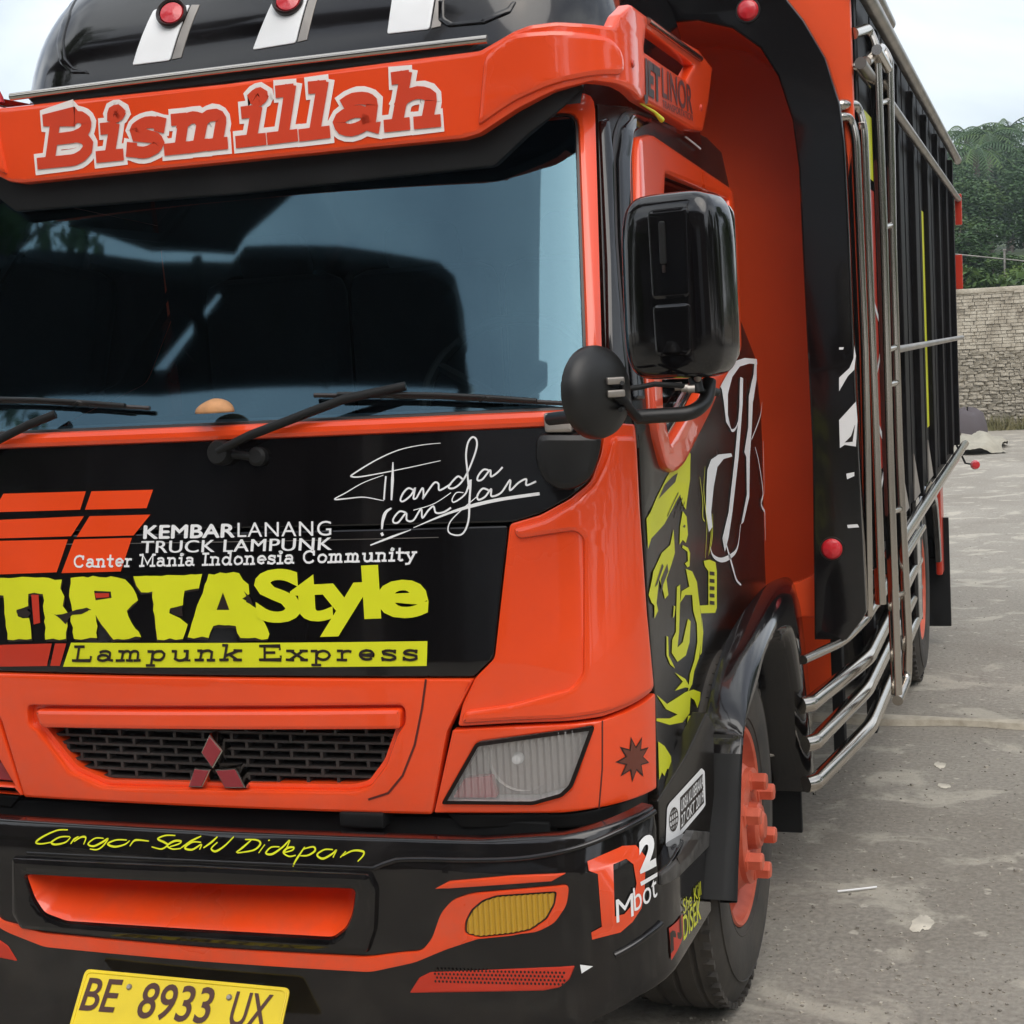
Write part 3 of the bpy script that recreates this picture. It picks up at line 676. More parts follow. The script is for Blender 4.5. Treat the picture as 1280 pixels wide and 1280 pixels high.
# cloth covered pile by the wall foot
P_ = at(1222, 545, 2, 0)
def drape_cloth(name, cx, cy, rx, ry, h, m, label, cat, sd=1):
    rs = random.Random(sd); bm = bmesh.new(); g = []; n = 26
    for j in range(n + 1):
        row = []
        for i in range(n + 1):
            u, v = i / n * 2 - 1, j / n * 2 - 1; d = max(abs(u), abs(v)) ** 2
            z = h * max(0, 1 - (u * u + v * v) * .8) ** .6 + .03 * sin(u * 7 + v * 3) * (1 - d) + .015
            row.append(bm.verts.new((u * rx * (1 + .1 * sin(v * 5)), v * ry * (1 + .1 * cos(u * 4)), max(.012, z + rs.uniform(-.01, .01)))))
        g.append(row)
    for a, b in zip(g, g[1:]):
        for i in range(n): bm.faces.new((a[i], a[i + 1], b[i + 1], b[i]))
    o = finish(bm, name, m, loc=(cx, cy, 0), sharp=60); return tag(o, label, cat)
drape_cloth('tarpaulin', P_.x + .10, 17.0, .30, .9, .16, mat('beige_tarp', (.38, .35, .28), .9, bump=.3, bscale=10, var=.1), 'pale beige sheet spread on the ground behind the truck tail', 'sheet', 2)
r = empty('covered_stool', (P_.x - .08, 18.2, 0)); tag(r, 'dark grey draped bundle on thin legs beside the beige sheet', 'bundle')
loft('cover', [[Vector((rx * cos(a) * (1 + .08 * sin(3 * a)), rx * .9 * sin(a), z)) for a in [k_ * pi / 8 for k_ in range(16)]] for rx, z in ((.24, .10), (.23, .18), (.20, .30), (.13, .36), (.02, .38))], mat('grey_cloth', (.10, .085, .09), .9, bump=.4, bscale=8), r, closed=True) if False else None
bm = bmesh.new(); rr = []
for rx, z in ((.25, .12), (.24, .2), (.20, .34), (.12, .40), (.02, .42)):
    rr.append([bm.verts.new((rx * cos(a) * (1 + .08 * sin(3 * a)), rx * .9 * sin(a), z + .03 * sin(2 * a))) for a in [k_ * pi / 8 for k_ in range(16)]])
for a, b in zip(rr, rr[1:]):
    for j in range(16): bm.faces.new((a[j], a[(j + 1) % 16], b[(j + 1) % 16], b[j]))
finish(bm, 'cover', mat('grey_cloth', (.10, .085, .09), .9, bump=.4, bscale=8), r, sharp=60)
for a in (.7, 2.2, 3.9, 5.4): tube('leg', [(cos(a) * .17, sin(a) * .15, 0), (cos(a) * .12, sin(a) * .1, .3)], .012, 'steel2', r, seg=6)
# rubble seen under the bumper
M['rubble'] = mat('rubble_stone', (.16, .145, .115), .95, bump=.5, bscale=30, var=.35)
bm = bmesh.new()
for i in range(900):
    x = random.uniform(-2.2, -.3); y = random.uniform(.3, 4.5); s_ = random.uniform(.01, .05) * (1 if i % 5 else 1.6)
    rt = Matrix.Rotation(random.uniform(0, 6), 3, Vector((random.random(), random.random(), random.random() + .1)))
    box_bm(bm, (x, y, s_ * .3), (s_ * 1.4, s_, s_ * .7), rt)
tag(finish(bm, 'rubble', M['rubble'], sharp=5), 'loose stones and rubble on the ground past the truck front', 'rubble', kind='stuff')
# ------------------------------------------------------------------ the truck
truck = empty('cargo_truck', (0, 0, 0)); tag(truck, 'orange and black decorated cargo truck with stickered cab and tall black stake body', 'truck')
def rake(z): return 0 if z < .9 else (z - .9) * .10 if z < 1.34 else .044 + (z - 1.34) * .52
def tumble(z): return 1 - .15 * max(0, z - 1.30)
FR = Surf(0, .82, .15, .07, 1.40, rake, tumble)
BP = Surf(-.10, .86, .19, .07, .66, lambda z: max(0, z - .552) * .35)
VS = Surf(.24, .775, .17, .04, 1.25)
def pod_in(z):
    u = max(0, min(.995, (z - 2.0) / .36)); return .26 * (1 - sqrt(1 - u * u))
PD = Surf(.42, .70, .24, .08, 1.3, pod_in, lambda z: 1 - pod_in(z) / 1.1)
T = truck
# cab shell behind the panels
bm = bmesh.new(); Sm = FR.S[-1]
rows = []
zs = [.62, .75, .9, 1.1, 1.325]
for z in zs: rows.append([bm.verts.new(FR.pos(-Sm + 2 * Sm * i / 120, z, -.10)) for i in range(121)])
for a, b in zip(rows, rows[1:]):
    for i in range(120):
        if not (abs(-Sm + 2 * Sm * (i + .5) / 120) > 1.02 and a is rows[0] or abs(-Sm + 2 * Sm * (i + .5) / 120) > 1.3 and a is rows[1]): bm.faces.new((a[i], a[i + 1], b[i + 1], b[i]))
finish(bm, 'cab_shell', M['dark'], T)
# ---- front panel, black, with an upper and a lower half
z_seam = FR.hit(636, 654)[1]; z_hb = .876
s_seam = FR.hit(636, 654)[0]
up_r = px(FR, [(690, 532), (752, 538), (750, 565), (738, 600), (712, 622), (675, 642), (640, 653)])
up = sym([(0, up_r[0][1])] + up_r + [(0, z_seam + .003)])
plate('upper_front_panel', FR, rnd(up, .01), -.018, .0, .003, 'black', T, su=.04, sv=[.9, 1.0, 1.1, 1.2, 1.3])
lo_r = px(FR, [(635, 657), (617, 822), (592, 845)])
lo = sym([(0, z_seam - .004)] + [(lo_r[0][0], z_seam - .004)] + lo_r[1:2] + [(lo_r[2][0], z_hb)] + [(0, z_hb)])
plate('lower_front_panel', FR, rnd(lo, .008), -.018, .001, .003, 'black', T, sv=[.9, 1.0, 1.1])
cs = FR.hit(530, 672)[1]
strokes('panel_crease', FR, [([(-.45, cs), (-.2, cs), (0, cs), (.2, cs), (.47, cs)], .0012)], 'steel2', T, .0022)
# corner mounts under the windscreen
for sg in (1, -1):
    q = px(FR, [(672, 540), (750, 541), (748, 565), (738, 598), (716, 612), (700, 612), (680, 600), (671, 575)])
    q = q if sg == 1 else mir(q)
    plate('corner_cap', FR, rnd(q, .02), -.005, .022, .012, 'satin', T, su=.02)
# ---- lower centre panel with grille opening
cp_r = px(FR, [(593, 846), (577, 880), (560, 915), (541, 1016)])
zb = .622
cp = sym([(0, z_hb - .003)] + [(cp_r[0][0], z_hb - .003)] + cp_r[1:3] + [(cp_r[3][0], zb)] + [(0, zb)])
gh = px(FR, [(36, 881), (506, 881), (508, 903), (498, 915), (484, 955), (462, 984), (440, 989), (130, 983), (90, 965), (66, 935), (48, 912), (38, 905)])
gh2 = rnd(gh, .012)
plate('grille_surround', FR, rnd(cp, .006), -.02, .006, .006, 'orange', T, holes=[gh2], su=.03)
strokes('panel_seam', FR, [(px(FR, [(534, 848), (529, 885), (520, 930), (505, 968), (487, 990), (462, 998)]), .004)], 'darkred', T, .0075)
# recessed lip of the opening
gi = inset(gh2 if area(gh2) > 0 else gh2[::-1], .010)
plate('opening_lip', FR, gh2 if area(gh2) > 0 else gh2[::-1], -.05, -.012, .001, 'orange', T, holes=[gi], su=.03)
bar = px(FR, [(46, 886), (504, 885), (503, 911), (54, 909)])
plate('grille_bar', FR, rnd(bar, .010), -.02, .010, .008, 'orange', T, su=.03, back=True)
gr = plate('grille', FR, sym([(0, .83), (.40, .83), (.40, .63), (0, .63)]), -.075, -.06, .0, 'dark', T)
zt_, zb_ = FR.hit(272, 912)[1], FR.hit(272, 984)[1]
nr = 7
for i in range(nr):
    z = zb_ + (zt_ - zb_) * (i + .35) / nr; bm = bmesh.new()
    wl = .375 - .09 * max(0, (1 - i / 3)) ** 1.5
    pts = [FR.pos(-wl + 2 * wl * k_ / 16, z, -.036) for k_ in range(17)]
    for a, b in zip(pts, pts[1:]):
        box_bm(bm, (a + b) / 2, ((b - a).length, .026, .0045), Vector((1, 0, 0)).rotation_difference((b - a).normalized()).to_matrix())
    finish(bm, 'slat', M['grillem'], gr, sharp=20)
    nvr = 12
    for k_ in range(nvr + 1):
        s = -.37 + .74 * (k_ + (.5 if i % 2 else 0)) / nvr
        if abs(s) > wl: continue
        c = FR.pos(s, z + (zt_ - zb_) / nr / 2, -.033); box('divider', c, (.006, .022, (zt_ - zb_) / nr - .004), 'grillem', gr, bevel=0)
# emblem: three diamonds
em = empty('emblem'); em.parent = T
def diamond(pp, nm='diamond'):
    q = px(FR, pp); c = (sum(a for a, _ in q) / 4, sum(b for _, b in q) / 4)
    plate(nm, FR, q, -.03, .004, .003, 'chrome', em, su=None, back=True)
    q2 = [(c[0] + (a - c[0]) * .84, c[1] + (b - c[1]) * .84) for a, b in q]
    plate(nm + '_face', FR, q2, .003, .0065, .001, 'emblem', em, su=None, back=True)
diamond([(263, 917), (280, 938), (267, 961), (252, 940)])
diamond([(265, 961), (254, 984), (236, 984), (244, 959)])
diamond([(269, 961), (296, 959), (309, 985), (282, 985)])
# ---- orange corner panels (both sides), with the pressed recess
out_c = px(FR, [(637, 655), (675, 644), (712, 624), (738, 602), (751, 568), (757, 528), (794, 530), (800, 640), (808, 760), (816, 862)]) + px(FR, [(752, 896), (700, 902), (640, 904), (572, 908)]) + px(FR, [(578, 880), (594, 847), (618, 823)])
rec = px(FR, [(645, 678), (716, 668), (722, 676), (724, 840), (716, 852), (640, 874), (582, 885), (594, 850), (622, 826)])
rim = px(FR, [(641, 660), (680, 650), (716, 630), (742, 605), (756, 575), (764, 545), (792, 545), (797, 640), (805, 760), (814, 860), (755, 890), (700, 898), (640, 900), (577, 904), (580, 888), (640, 880), (714, 860), (729, 842), (729, 672), (718, 663), (648, 674)])
for sg in (1, -1):
    f = (lambda q: q) if sg == 1 else mir
    plate('corner_panel', FR, f(rnd(out_c, .008)), -.02, .001, .003, 'orange', T, su=.02)
    plate('corner_pressing', FR, f(rnd(rim, .012)), -.002, .009, .008, 'orange', T, su=.02)
# ---- headlight surround and lamps
bz = px(FR, [(566, 912), (640, 908), (752, 900), (817, 866), (819, 985), (795, 997), (745, 1010), (700, 1016), (543, 1016)])
hh = px(FR, [(554, 1003), (597, 927), (742, 906), (722, 965), (716, 982), (704, 994), (668, 1004)])
for sg in (1, -1):
    f = (lambda q: q) if sg == 1 else mir
    plate('headlight_surround', FR, f(rnd(bz, .004)), -.02, .004, .004, 'orange', T, holes=[f(rnd(hh, [.003, .01, .006, .01, .01, .01, .003]))], su=.02)
    if sg == 1: strokes('panel_seam', FR, [(px(FR, [(752, 900), (752, 960), (748, 1010)]), .0025)], 'darkred', T, .005)
    hl = plate('headlight', FR, f(rnd(hh, .004)), -.075, -.07, 0, 'ink', T, su=.03, back=True)
    h_in = rnd(hh, .006); h_in = h_in if area(h_in) > 0 else h_in[::-1]
    hq = clean(h_in); go, gi2 = inset(hq, -.0005), inset(hq, .0065); bm = bmesh.new()
    ra = [bm.verts.new(FR.pos(a, b, .0108)) for a, b in go]; rb = [bm.verts.new(FR.pos(a, b, .0112)) for a, b in gi2]
    for k_ in range(len(ra)): q_ = (k_ + 1) % len(ra); bm.faces.new((ra[k_], ra[q_], rb[q_], rb[k_]))
    finish(bm, 'gasket', M['ink'], hl)
    lw = clean(inset(h_in, .002)); lw.append(lw[0]); bm = bmesh.new()
    ra = [bm.verts.new(FR.pos(a, b, .003)) for a, b in lw]; rb = [bm.verts.new(FR.pos(a, b, -.069)) for a, b in lw]
    for p, q, r, u in zip(ra, ra[1:], rb[1:], rb): bm.faces.new((p, q, r, u))
    finish(bm, 'lamp_wall', M['silver'], hl)
    # reflector bowl, bulb, ribbed cover
    c = FR.pos(sg * FR.hit(640, 955)[0], FR.hit(640, 955)[1], -.022)
    M.setdefault('reflector', mat('lamp_reflector', (.78, .74, .70), .25, metal=.5, bump=.5, bscale=25, bdist=.01))
    lathe('reflector', [(.0, -.05), (.02, -.046), (.04, -.03), (.055, -.008), (.062, .01)], c + Vector((sg * .005, .03, 0)), (sg * .15, -1, 0), 'reflector', hl, 32)
    M.setdefault('reflector2', mat('lamp_backing', (.52, .46, .42), .35, metal=.3, bump=.4, bscale=40, bdist=.01))
    plate('lamp_back', FR, inset(h_in, .003), -.05, -.045, 0, 'reflector2', hl, su=.03)
    lathe('bulb', [(.0, .03), (.008, .026), (.011, .016), (.010, .0), (.007, -.02)], c + Vector((sg * .0, .032, 0)), (0, -1, 0), 'silver', hl, 16)
    q = px(FR, [(563, 1000), (578, 975), (612, 972), (620, 1000)])
    plate('turn_reflector', FR, f(rnd(q, .006)), -.03, -.012, .002, 'emblem', hl, su=None)
    rbs = []
    s0, s1 = FR.hit(570, 960)[0], FR.hit(735, 930)[0]
    bm = bmesh.new(); poly = inset(h_in, .002); poly = poly if area(poly) > 0 else poly[::-1]
    vs = [bm.verts.new((a, b, 0)) for a, b in poly]; bm.faces.new(vs); cutgrid(bm, .0014, .03)
    for v in bm.verts:
        rip = .0026 * sin(v.co.x * 2 * pi / .0125); v.co = FR.pos(v.co.x, v.co.y, .002 + rip)
    finish(bm, 'lens', M['lens'], hl, sharp=80)
# ---- spiky sticker on the corner
c = Vector(FR.hit(791, 948)); q = []
for i in range(18):
    a = pi / 2 + 2 * pi * i / 18 + .15; r = .040 if i % 2 == 0 else .021; q.append((c.x + cos(a) * r * 1.0, c.y + sin(a) * r * 1.05))
decal('star_sticker', FR, [q, [(c.x + (a - c.x) * .86, c.y + (b - c.y) * .86) for a, b in q]], .005, 'ink', T, su=.01)
decal('star_centre', FR, [[(c.x + (a - c.x) * .84, c.y + (b - c.y) * .84) for a, b in q]], .0056, 'maroon', T, su=.01)
# flared panel between the door foot and the front fender
FLARE = Flat((.824, .15, 0), (.17, 1, 0), (0, 0, 1)); FLAREL = Flat((-.824, .15, 0), (-.17, 1, 0), (0, 0, 1))
qf = px(FLARE, [(823, 1000), (858, 945), (884, 890), (893, 905), (893, 960), (894, 1032), (886, 1048), (858, 1062), (826, 1096)])
plate('arch_panel', FLARE, rnd(qf, .006), -.03, .0, .004, 'vinyl', T, su=None); plate('arch_panel', FLAREL, rnd(qf, .006), .03, .0, .0, 'vinyl', T, su=None)
# dark tray under headlights and radiator gap
for sg in (1, -1):
    q = px(FR, [(556, 1020), (700, 1020), (795, 1000), (818, 988), (818, 1012), (790, 1024), (700, 1038), (575, 1038)])
    plate('headlight_tray', FR, (q if sg == 1 else mir(q)), -.05, -.012, .004, 'satin', T, su=.03)
box('radiator', (0, .16, .52), (1.2, .12, .28), 'dark', T); box('cross_member', (0, .06, .585), (1.3, .05, .05), 'matte', T, .006)
box('bracket', (.30, .02, .61), (.09, .05, .03), 'matte', T, .006); box('chassis_front', (0, .55, .36), (.9, .7, .16), 'dark', T)

# ---- windscreen
zt = 1.895
wi = px(FR, [(735, 506), (722, 165)]); zwb = FR.hit(350, 528)[1]
s_b, s_t = wi[0][0], wi[1][0]
glass_o = rnd(sym([(0, zt), (s_t, zt), (s_b, zwb), (0, zwb)]), .03)
glass_o = clean(glass_o)
fo = px(FR, [(757, 533), (744, 150)]); s_ob, s_ot = fo[0][0], fo[1][0]
zfb = FR.hit(350, 548)[1]
frame_o = clean(rnd(sym([(0, zt + .045), (s_ot, zt + .045), (s_ob, zfb), (0, zfb)]), .04))
plate('windscreen_frame', FR, frame_o, -.02, .010, .010, 'orange', T, holes=[glass_o], su=.05, sv=.06)
gl_in = inset(glass_o if area(glass_o) > 0 else glass_o[::-1], -.006)
bm = bmesh.new(); vs = [bm.verts.new((a, b, -.006)) for a, b in clean(gl_in)]
for tri in tessellate_polygon([[v.co for v in vs]]): bm.faces.new([vs[i] for i in tri])
cutgrid(bm, .04, .05)
for v in bm.verts: v.co = FR.pos(*v.co)
bm.normal_update()
for f_ in bm.faces:
    if f_.normal.y > 0: f_.normal_flip()
finish(bm, 'windscreen', M['windshield'], T, sharp=80, recalc=False)
plate('windscreen_seal', FR, inset(glass_o if area(glass_o) > 0 else glass_o[::-1], -.002), -.012, .001, .001, 'ink', T, holes=[inset(glass_o if area(glass_o) > 0 else glass_o[::-1], .005)], su=.05, sv=.08)
# grey bracket cap at the strip end
q = px(FR, [(682, 516), (712, 512), (716, 540), (684, 540)]); plate('corner_bracket', FR, rnd(q, .006), .008, .024, .006, 'steel2', T, su=None)
# ---- cab sides, doors, windows
def both(fn):
    for sg in (1, -1): fn(sg, (lambda q: q) if sg == 1 else mir)
so_b = px(FR, [(758, 520), (745, 150)])
roofz = 1.93
def side(sg, f):
    win_i = px(FR, [(824, 218), (905, 250), (908, 320), (903, 440), (872, 482), (829, 556), (821, 520), (817, 400), (819, 300)])
    win_o = px(FR, [(790, 172), (808, 168), (909, 236), (915, 300), (920, 440), (896, 480), (848, 580), (836, 592), (824, 586), (812, 540), (802, 400), (792, 260)])
    fb = FR.hit(797, 545); fs = px(FR, [(801, 640), (809, 760), (818, 865), (822, 985)])
    pts = [(so_b[1][0] + .004, roofz), ] + px(FR, [(884, 172), (902, 190), (911, 230), (918, 300), (926, 400), (944, 446), (958, 540), (964, 640), (978, 700), (993, 735), (972, 732), (950, 750), (926, 790), (906, 838), (894, 895), (893, 954), (894, 1030), (878, 1052), (830, 1090), (823, 1060)]) + [ (fs[3][0] + .003, fs[3][1]), (fs[2][0] + .003, fs[2][1]), (fs[1][0] + .003, fs[1][1]), (fs[0][0] + .003, fs[0][1]), (fb[0] + .003, fb[1]), (so_b[0][0] + .004, 1.33)]
    d = plate('door' if sg == 1 else 'door', FR, f(pts), -.02, .0, .003, 'vinyl', T, holes=[f(rnd(win_i, .012))], su=.04, sv=.07)
    plate('window_frame', FR, f(rnd(win_o, .025)), -.003, .016, .010, 'orange', d, holes=[f(rnd(win_i, .012))], su=.04, sv=.07)
    bm = bmesh.new(); q = f(px(FR, [(818, 205), (910, 240), (914, 330), (908, 450), (876, 490), (830, 570), (816, 520), (812, 400), (814, 300)])); vs = [bm.verts.new((a, b, -.010)) for a, b in q]
    bm.faces.new(vs); cutgrid(bm, .05, .06)
    for v in bm.verts: v.co = FR.pos(*v.co)
    finish(bm, 'side_window', M['sideglass'], d, sharp=80)
    rs_ = [f(px(FR, [(868, 478), (829, 548)])), f(px(FR, [(862, 478), (832, 530)]))]
    strokes('window_channel', FR, [(rs_[0], .004), (rs_[1], .003)], 'chrome', d, .0035)
    # seam between pillar and door
    sm = px(FR, [(797, 560), (785, 480), (776, 380), (769, 280), (766, 200), (771, 158), (785, 140), (806, 143), (850, 160)])
    strokes('door_seam', FR, [(f(smooth_line(sm)), .006)], 'ink', d, .0015, su=None)
    # rounded pillar moulding
    q = px(FR, [(748, 150), (760, 146), (766, 200), (768, 300), (775, 400), (784, 490), (790, 520), (760, 520), (756, 330)])
    plate('pillar_trim', FR, f(rnd(q, .01)), -.004, .009, .008, 'black', d, su=.02, sv=.05)
    q = px(FR, [(770, 200), (776, 160), (792, 142), (812, 150), (790, 166), (786, 200), (787, 300), (794, 400), (803, 500), (790, 500), (780, 400), (773, 300)])
    plate('door_edge', FR, f(rnd(q, .008)), -.003, .008, .007, 'black', d, su=.02, sv=.05)
both(side)
# roof and rear wall of the cab
rows = []
for w_, z in ((0, roofz - .02), (-.005, roofz + .03), (-.03, roofz + .07), (-.09, roofz + .095)):
    Sr = Sm - .55; rows.append([FR.pos(-Sr + 2 * Sr * i / 90, roofz - .02, w_) + Vector((0, 0, z - roofz + .02)) for i in range(91)])
r_ = loft('roof', rows, M['black'], T) if False else None
bm = bmesh.new(); R_ = [[bm.verts.new(p) for p in r] for r in rows]
for a, b in zip(R_, R_[1:]):
    for i in range(90): bm.faces.new((a[i], a[i + 1], b[i + 1], b[i]))
bm.faces.new(R_[-1]); finish(bm, 'roof', M['black'], T, sharp=50)
yr = 1.62
bm = bmesh.new(); vs = [bm.verts.new(p) for p in ((-.80, 1.38, .62), (.80, 1.38, .62), (.795, 1.36, 1.34), (.73, 1.17, 2.0), (-.73, 1.17, 2.0), (-.795, 1.36, 1.34))]
bm.faces.new((vs[0], vs[1], vs[2], vs[5])); bm.faces.new((vs[5], vs[2], vs[3], vs[4])); finish(bm, 'cab_back', M['black'], T)
# interior
box('dashboard', (0, .32, 1.25), (1.45, .42, .12), 'dash', T, .03)
bm = bmesh.new(); box_bm(bm, (0, .8, .98), (1.5, 1.0, .05)); finish(bm, 'cab_floor', M['seat'], T)
for x in (-.42, .0, .42):
    st = box('seat', (x, 1.0, 1.12), (.40, .42, .14), 'seat', T, .04); box('backrest', (x, 1.24, 1.42), (.40, .12, .52), 'seat', st, .05); box('headrest', (x, 1.27, 1.74), (.22, .09, .15), 'seat', st, .04)
bm = bmesh.new()
tube_bm(bm, [Vector((.42 + .19 * cos(a), .62 + .09 * sin(a), 1.36 + .16 * sin(a))) for a in [2 * pi * k_ / 32 for k_ in range(33)]], .013, 8, False)
for a in (.4, 2.7, 4.7): tube_bm(bm, [(.42, .62, 1.34), (.42 + .19 * cos(a), .62 + .09 * sin(a), 1.36 + .16 * sin(a))], .012, 6)
finish(bm, 'steering_wheel', M['matte'], T)

# ---- wipers
def wiper(base, elbow, mid, tip, b0, b1, hub=None):
    wp = empty('wiper'); wp.parent = T; S_ = lambda p, w_: FR.pos(*FR.hit(*p), w_)
    tube('arm', [S_(base, .022), S_(elbow, .034), S_(mid, .032), S_(tip, .022)], [.010, .0075, .0075, .006, ] if False else .0085, 'matte', wp, 0, 8)
    tube('arm_tip', [S_(mid, .034), S_(tip, .024)], .006, 'matte', wp, 0, 8)
    tube('blade', [S_(b0, .008), S_(((b0[0] + b1[0]) / 2, (b0[1] + b1[1]) / 2 - 3), .008), S_(b1, .008)], .0045, 'ink', wp, 0, 6)
    bl = [((b0[0] * (1 - q) + b1[0] * q), (b0[1] * (1 - q) + b1[1] * q) - 5 * sin(pi * q) - 1) for q in (.1, .3, .5, .7, .9)]
    tube('blade_frame', [S_(p, .016) for p in bl], .0045, 'satin', wp, 0, 8)
    for p in (bl[1], bl[3]): tube('claw', [S_((p[0] - 10, p[1] + 4), .010), S_(p, .02), S_((p[0] + 10, p[1] + 4), .010)], .004, 'satin', wp, 0, 6)
    if hub:
        lathe('pivot', [(0, .03), (.02, .03), (.024, .022), (.024, 0)], S_(hub[0], -.002), (0, -1, .1), 'matte', wp, 24)
        lathe('pivot', [(0, .02), (.012, .02), (.018, .016), (.018, 0)], S_(hub[1], -.002), (0, -1, .1), 'matte', wp, 24)
        tube('pivot_link', [S_(hub[0], .01), S_(hub[1], .01)], .008, 'matte', wp, 0, 8)
wiper((280, 563), (322, 543), (438, 498), (512, 482), (395, 494), (704, 504), ((280, 566), (325, 571)))
wiper((-60, 588), (-20, 565), (48, 530), (78, 517), (-90, 500), (190, 510), ((-60, 590), (-20, 596)))

# ---- bumper
zc = .552
bt = [(0, .600)] + px(BP, [(560, 1046)]) ; S_r = BP.hit(820, 1012)
b_r = [(0, .602), (.55, .602), (.70, .612), (BP.hit(818, 1010)[0], .640)] + px(BP, [(822, 1036), (824, 1091), (850, 1058), (866, 1041), (889, 1043), (890, 1060), (890, 1140), (850, 1205), (800, 1246), (745, 1276)]) + [(.55, .175), (0, .175)]
hole_c = px(BP, [(35, 1092), (446, 1110), (442, 1140), (434, 1158), (418, 1170), (240, 1160), (85, 1150), (58, 1140), (46, 1122)])
fogh = px(BP, [(548, 1196), (560, 1150), (572, 1126), (600, 1118)]) 
bumper = plate('bumper', BP, clean(sym(b_r)), -.03, .0, .006, 'black', T, holes=[rnd(hole_c, .01)], su=.03, sv=[.3, .4, .5, .552, .575])
hc = hole_c if area(hole_c) > 0 else hole_c[::-1]; hc = rnd(hc, .01)
qc = px(BP, [(18, 1069), (240, 1079), (464, 1089), (474, 1110), (472, 1160), (462, 1190), (240, 1176), (30, 1160), (18, 1140)])
plate('bumper_centre', BP, rnd(qc, .008), -.002, .014, .011, 'black', bumper, holes=[rnd(hole_c, .01)], su=.03, sv=[.3, .4, .5])
# orange tray inside the opening: sloping floor and back
bm = bmesh.new(); a_ = [bm.verts.new(BP.pos(s, z, .004)) for s, z in clean(hc)]; zmid = sum(z for s, z in hc) / len(hc)
zmx = max(z for s, z in hc)
b_ = [bm.verts.new(BP.pos(s * .93, (zmx - .006) if z > zmid else z + (zmx - z) * .72, -.085)) for s, z in clean(hc)]
for i in range(len(a_)): j = (i + 1) % len(a_); bm.faces.new((a_[i], a_[j], b_[j], b_[i]))
bm.faces.new(b_); finish(bm, 'intake_tray', M['orange'], bumper, sharp=30)
cr_ = px(BP, [(500, 1074), (600, 1074), (660, 1072), (720, 1062), (775, 1040), (815, 1016)])
tube('bumper_ridge', [BP.pos(s, z, .001) for s, z in smooth_line(px(BP, [(468, 1085), (486, 1078), (510, 1074), (600, 1075), (660, 1072), (720, 1060), (775, 1038), (818, 1014)]))], .005, 'black', bumper, 0, 8)
tube('bumper_ridge', [BP.pos(s, z, 0) for s, z in px(BP, [(34, 1066), (200, 1074), (340, 1080), (468, 1085)])], .003, 'black', bumper, 0, 8)
tube('corner_ridge', [BP.pos(s, z, .001) for s, z in smooth_line(px(BP, [(768, 1194), (790, 1182), (810, 1168), (826, 1154)]))], .006, 'black', bumper, 0, 8)
# orange lower lip swelling into the fog lamp surround
def fogside(sg, f):
    lip = [(0, BP.hit(272, 1185)[1])] + px(BP, [(464, 1195), (500, 1190), (528, 1188), (541, 1172), (552, 1140), (566, 1124), (590, 1116), (712, 1105), (709, 1130), (694, 1153), (672, 1164), (600, 1172), (558, 1186), (520, 1202), (464, 1214)]) + [(0, BP.hit(272, 1202)[1])]
    fl = px(BP, [(582, 1166), (582, 1152), (590, 1136), (604, 1124), (622, 1118), (697, 1113), (694, 1130), (684, 1148), (664, 1162), (640, 1167), (600, 1171)])
    if sg == 1: plate('bumper_trim', BP, clean(rnd(sym(lip), .012)), -.002, .006, .0015, 'orange', bumper, holes=[rnd(fl, .006), mir(rnd(fl, .006))], su=.03)
    q = px(BP, [(545, 1110), (562, 1101), (640, 1094), (707, 1091), (690, 1101), (560, 1110)])
    plate('trim_blade', BP, f(q), -.002, .006, .003, 'orange', bumper, su=.03)
    # amber fog lamp: ribbed lens in dark bowl
    fg = plate('fog_lamp', BP, f(rnd(fl, .006)), -.02, .0015, .0, 'ink', bumper, su=.03)
    poly = f(rnd(fl, .006)); poly = clean(poly if area(poly) > 0 else poly[::-1]); poly = inset(poly, .003)
    bm = bmesh.new(); bm.faces.new([bm.verts.new((a, b, 0)) for a, b in poly]); cutgrid(bm, .0016, .02)
    for v in bm.verts: rp = .0024 * sin(v.co.x * 2 * pi / .0098); v.co = BP.pos(v.co.x, v.co.y, .004 + rp)
    finish(bm, 'lens', M['amber'], fg, sharp=80)
    # lower vent with honeycomb mesh
    vt = px(BP, [(512, 1241), (524, 1222), (538, 1215), (719, 1207), (712, 1224), (700, 1234), (680, 1238)])
    v_ = plate('vent', BP, f(rnd(vt, .004)), -.004, .003, .003, 'redfill', bumper, su=.03)
    z0 = BP.hit(620, 1232)[1]; z1 = BP.hit(620, 1213)[1]; hs = []
    sl, sr = BP.hit(545, 1225)[0], BP.hit(708, 1218)[0]; n = 34
    for r__ in range(4):
        for k_ in range(n):
            s = sl + (sr - sl) * (k_ + (r__ % 2) * .5) / n; z = z0 + (z1 - z0) * (r__ + .6) / 4 + (s - sl) * .02
            hs.append([(s + .0022 * cos(a * pi / 3), z + .0026 * sin(a * pi / 3)) for a in range(6)])
    decal('vent_holes', BP, [h if sg == 1 else mir(h) for h in hs], .0035, 'ink', bumper if False else v_, su=None, step=0)
    if sg == 1: decal('triangle_mark', BP, [px(BP, [(725, 1205), (741, 1207), (727, 1216)])], .003, 'silver', bumper)
both(fogside)
# small white maker's strip on the far corner
# step recess with chequered alloy tread in the bumper end
zs_ = BP.hit(860, 1075)
def stepside(sg, f):
    q = px(BP, [(824, 1092), (864, 1038), (889, 1040), (886, 1056), (852, 1090), (824, 1107)])
    st = plate('step', BP, f(rnd(q, .006)), -.01, .005, .003, 'tread', bumper, su=.02)
    q = px(BP, [(843, 1072), (858, 1050), (870, 1049), (860, 1066), (846, 1080)])
    plate('step_slot', BP, f(rnd(q, .004)), .003, .0056, 0, 'ink', st, su=.02)
both(stepside)
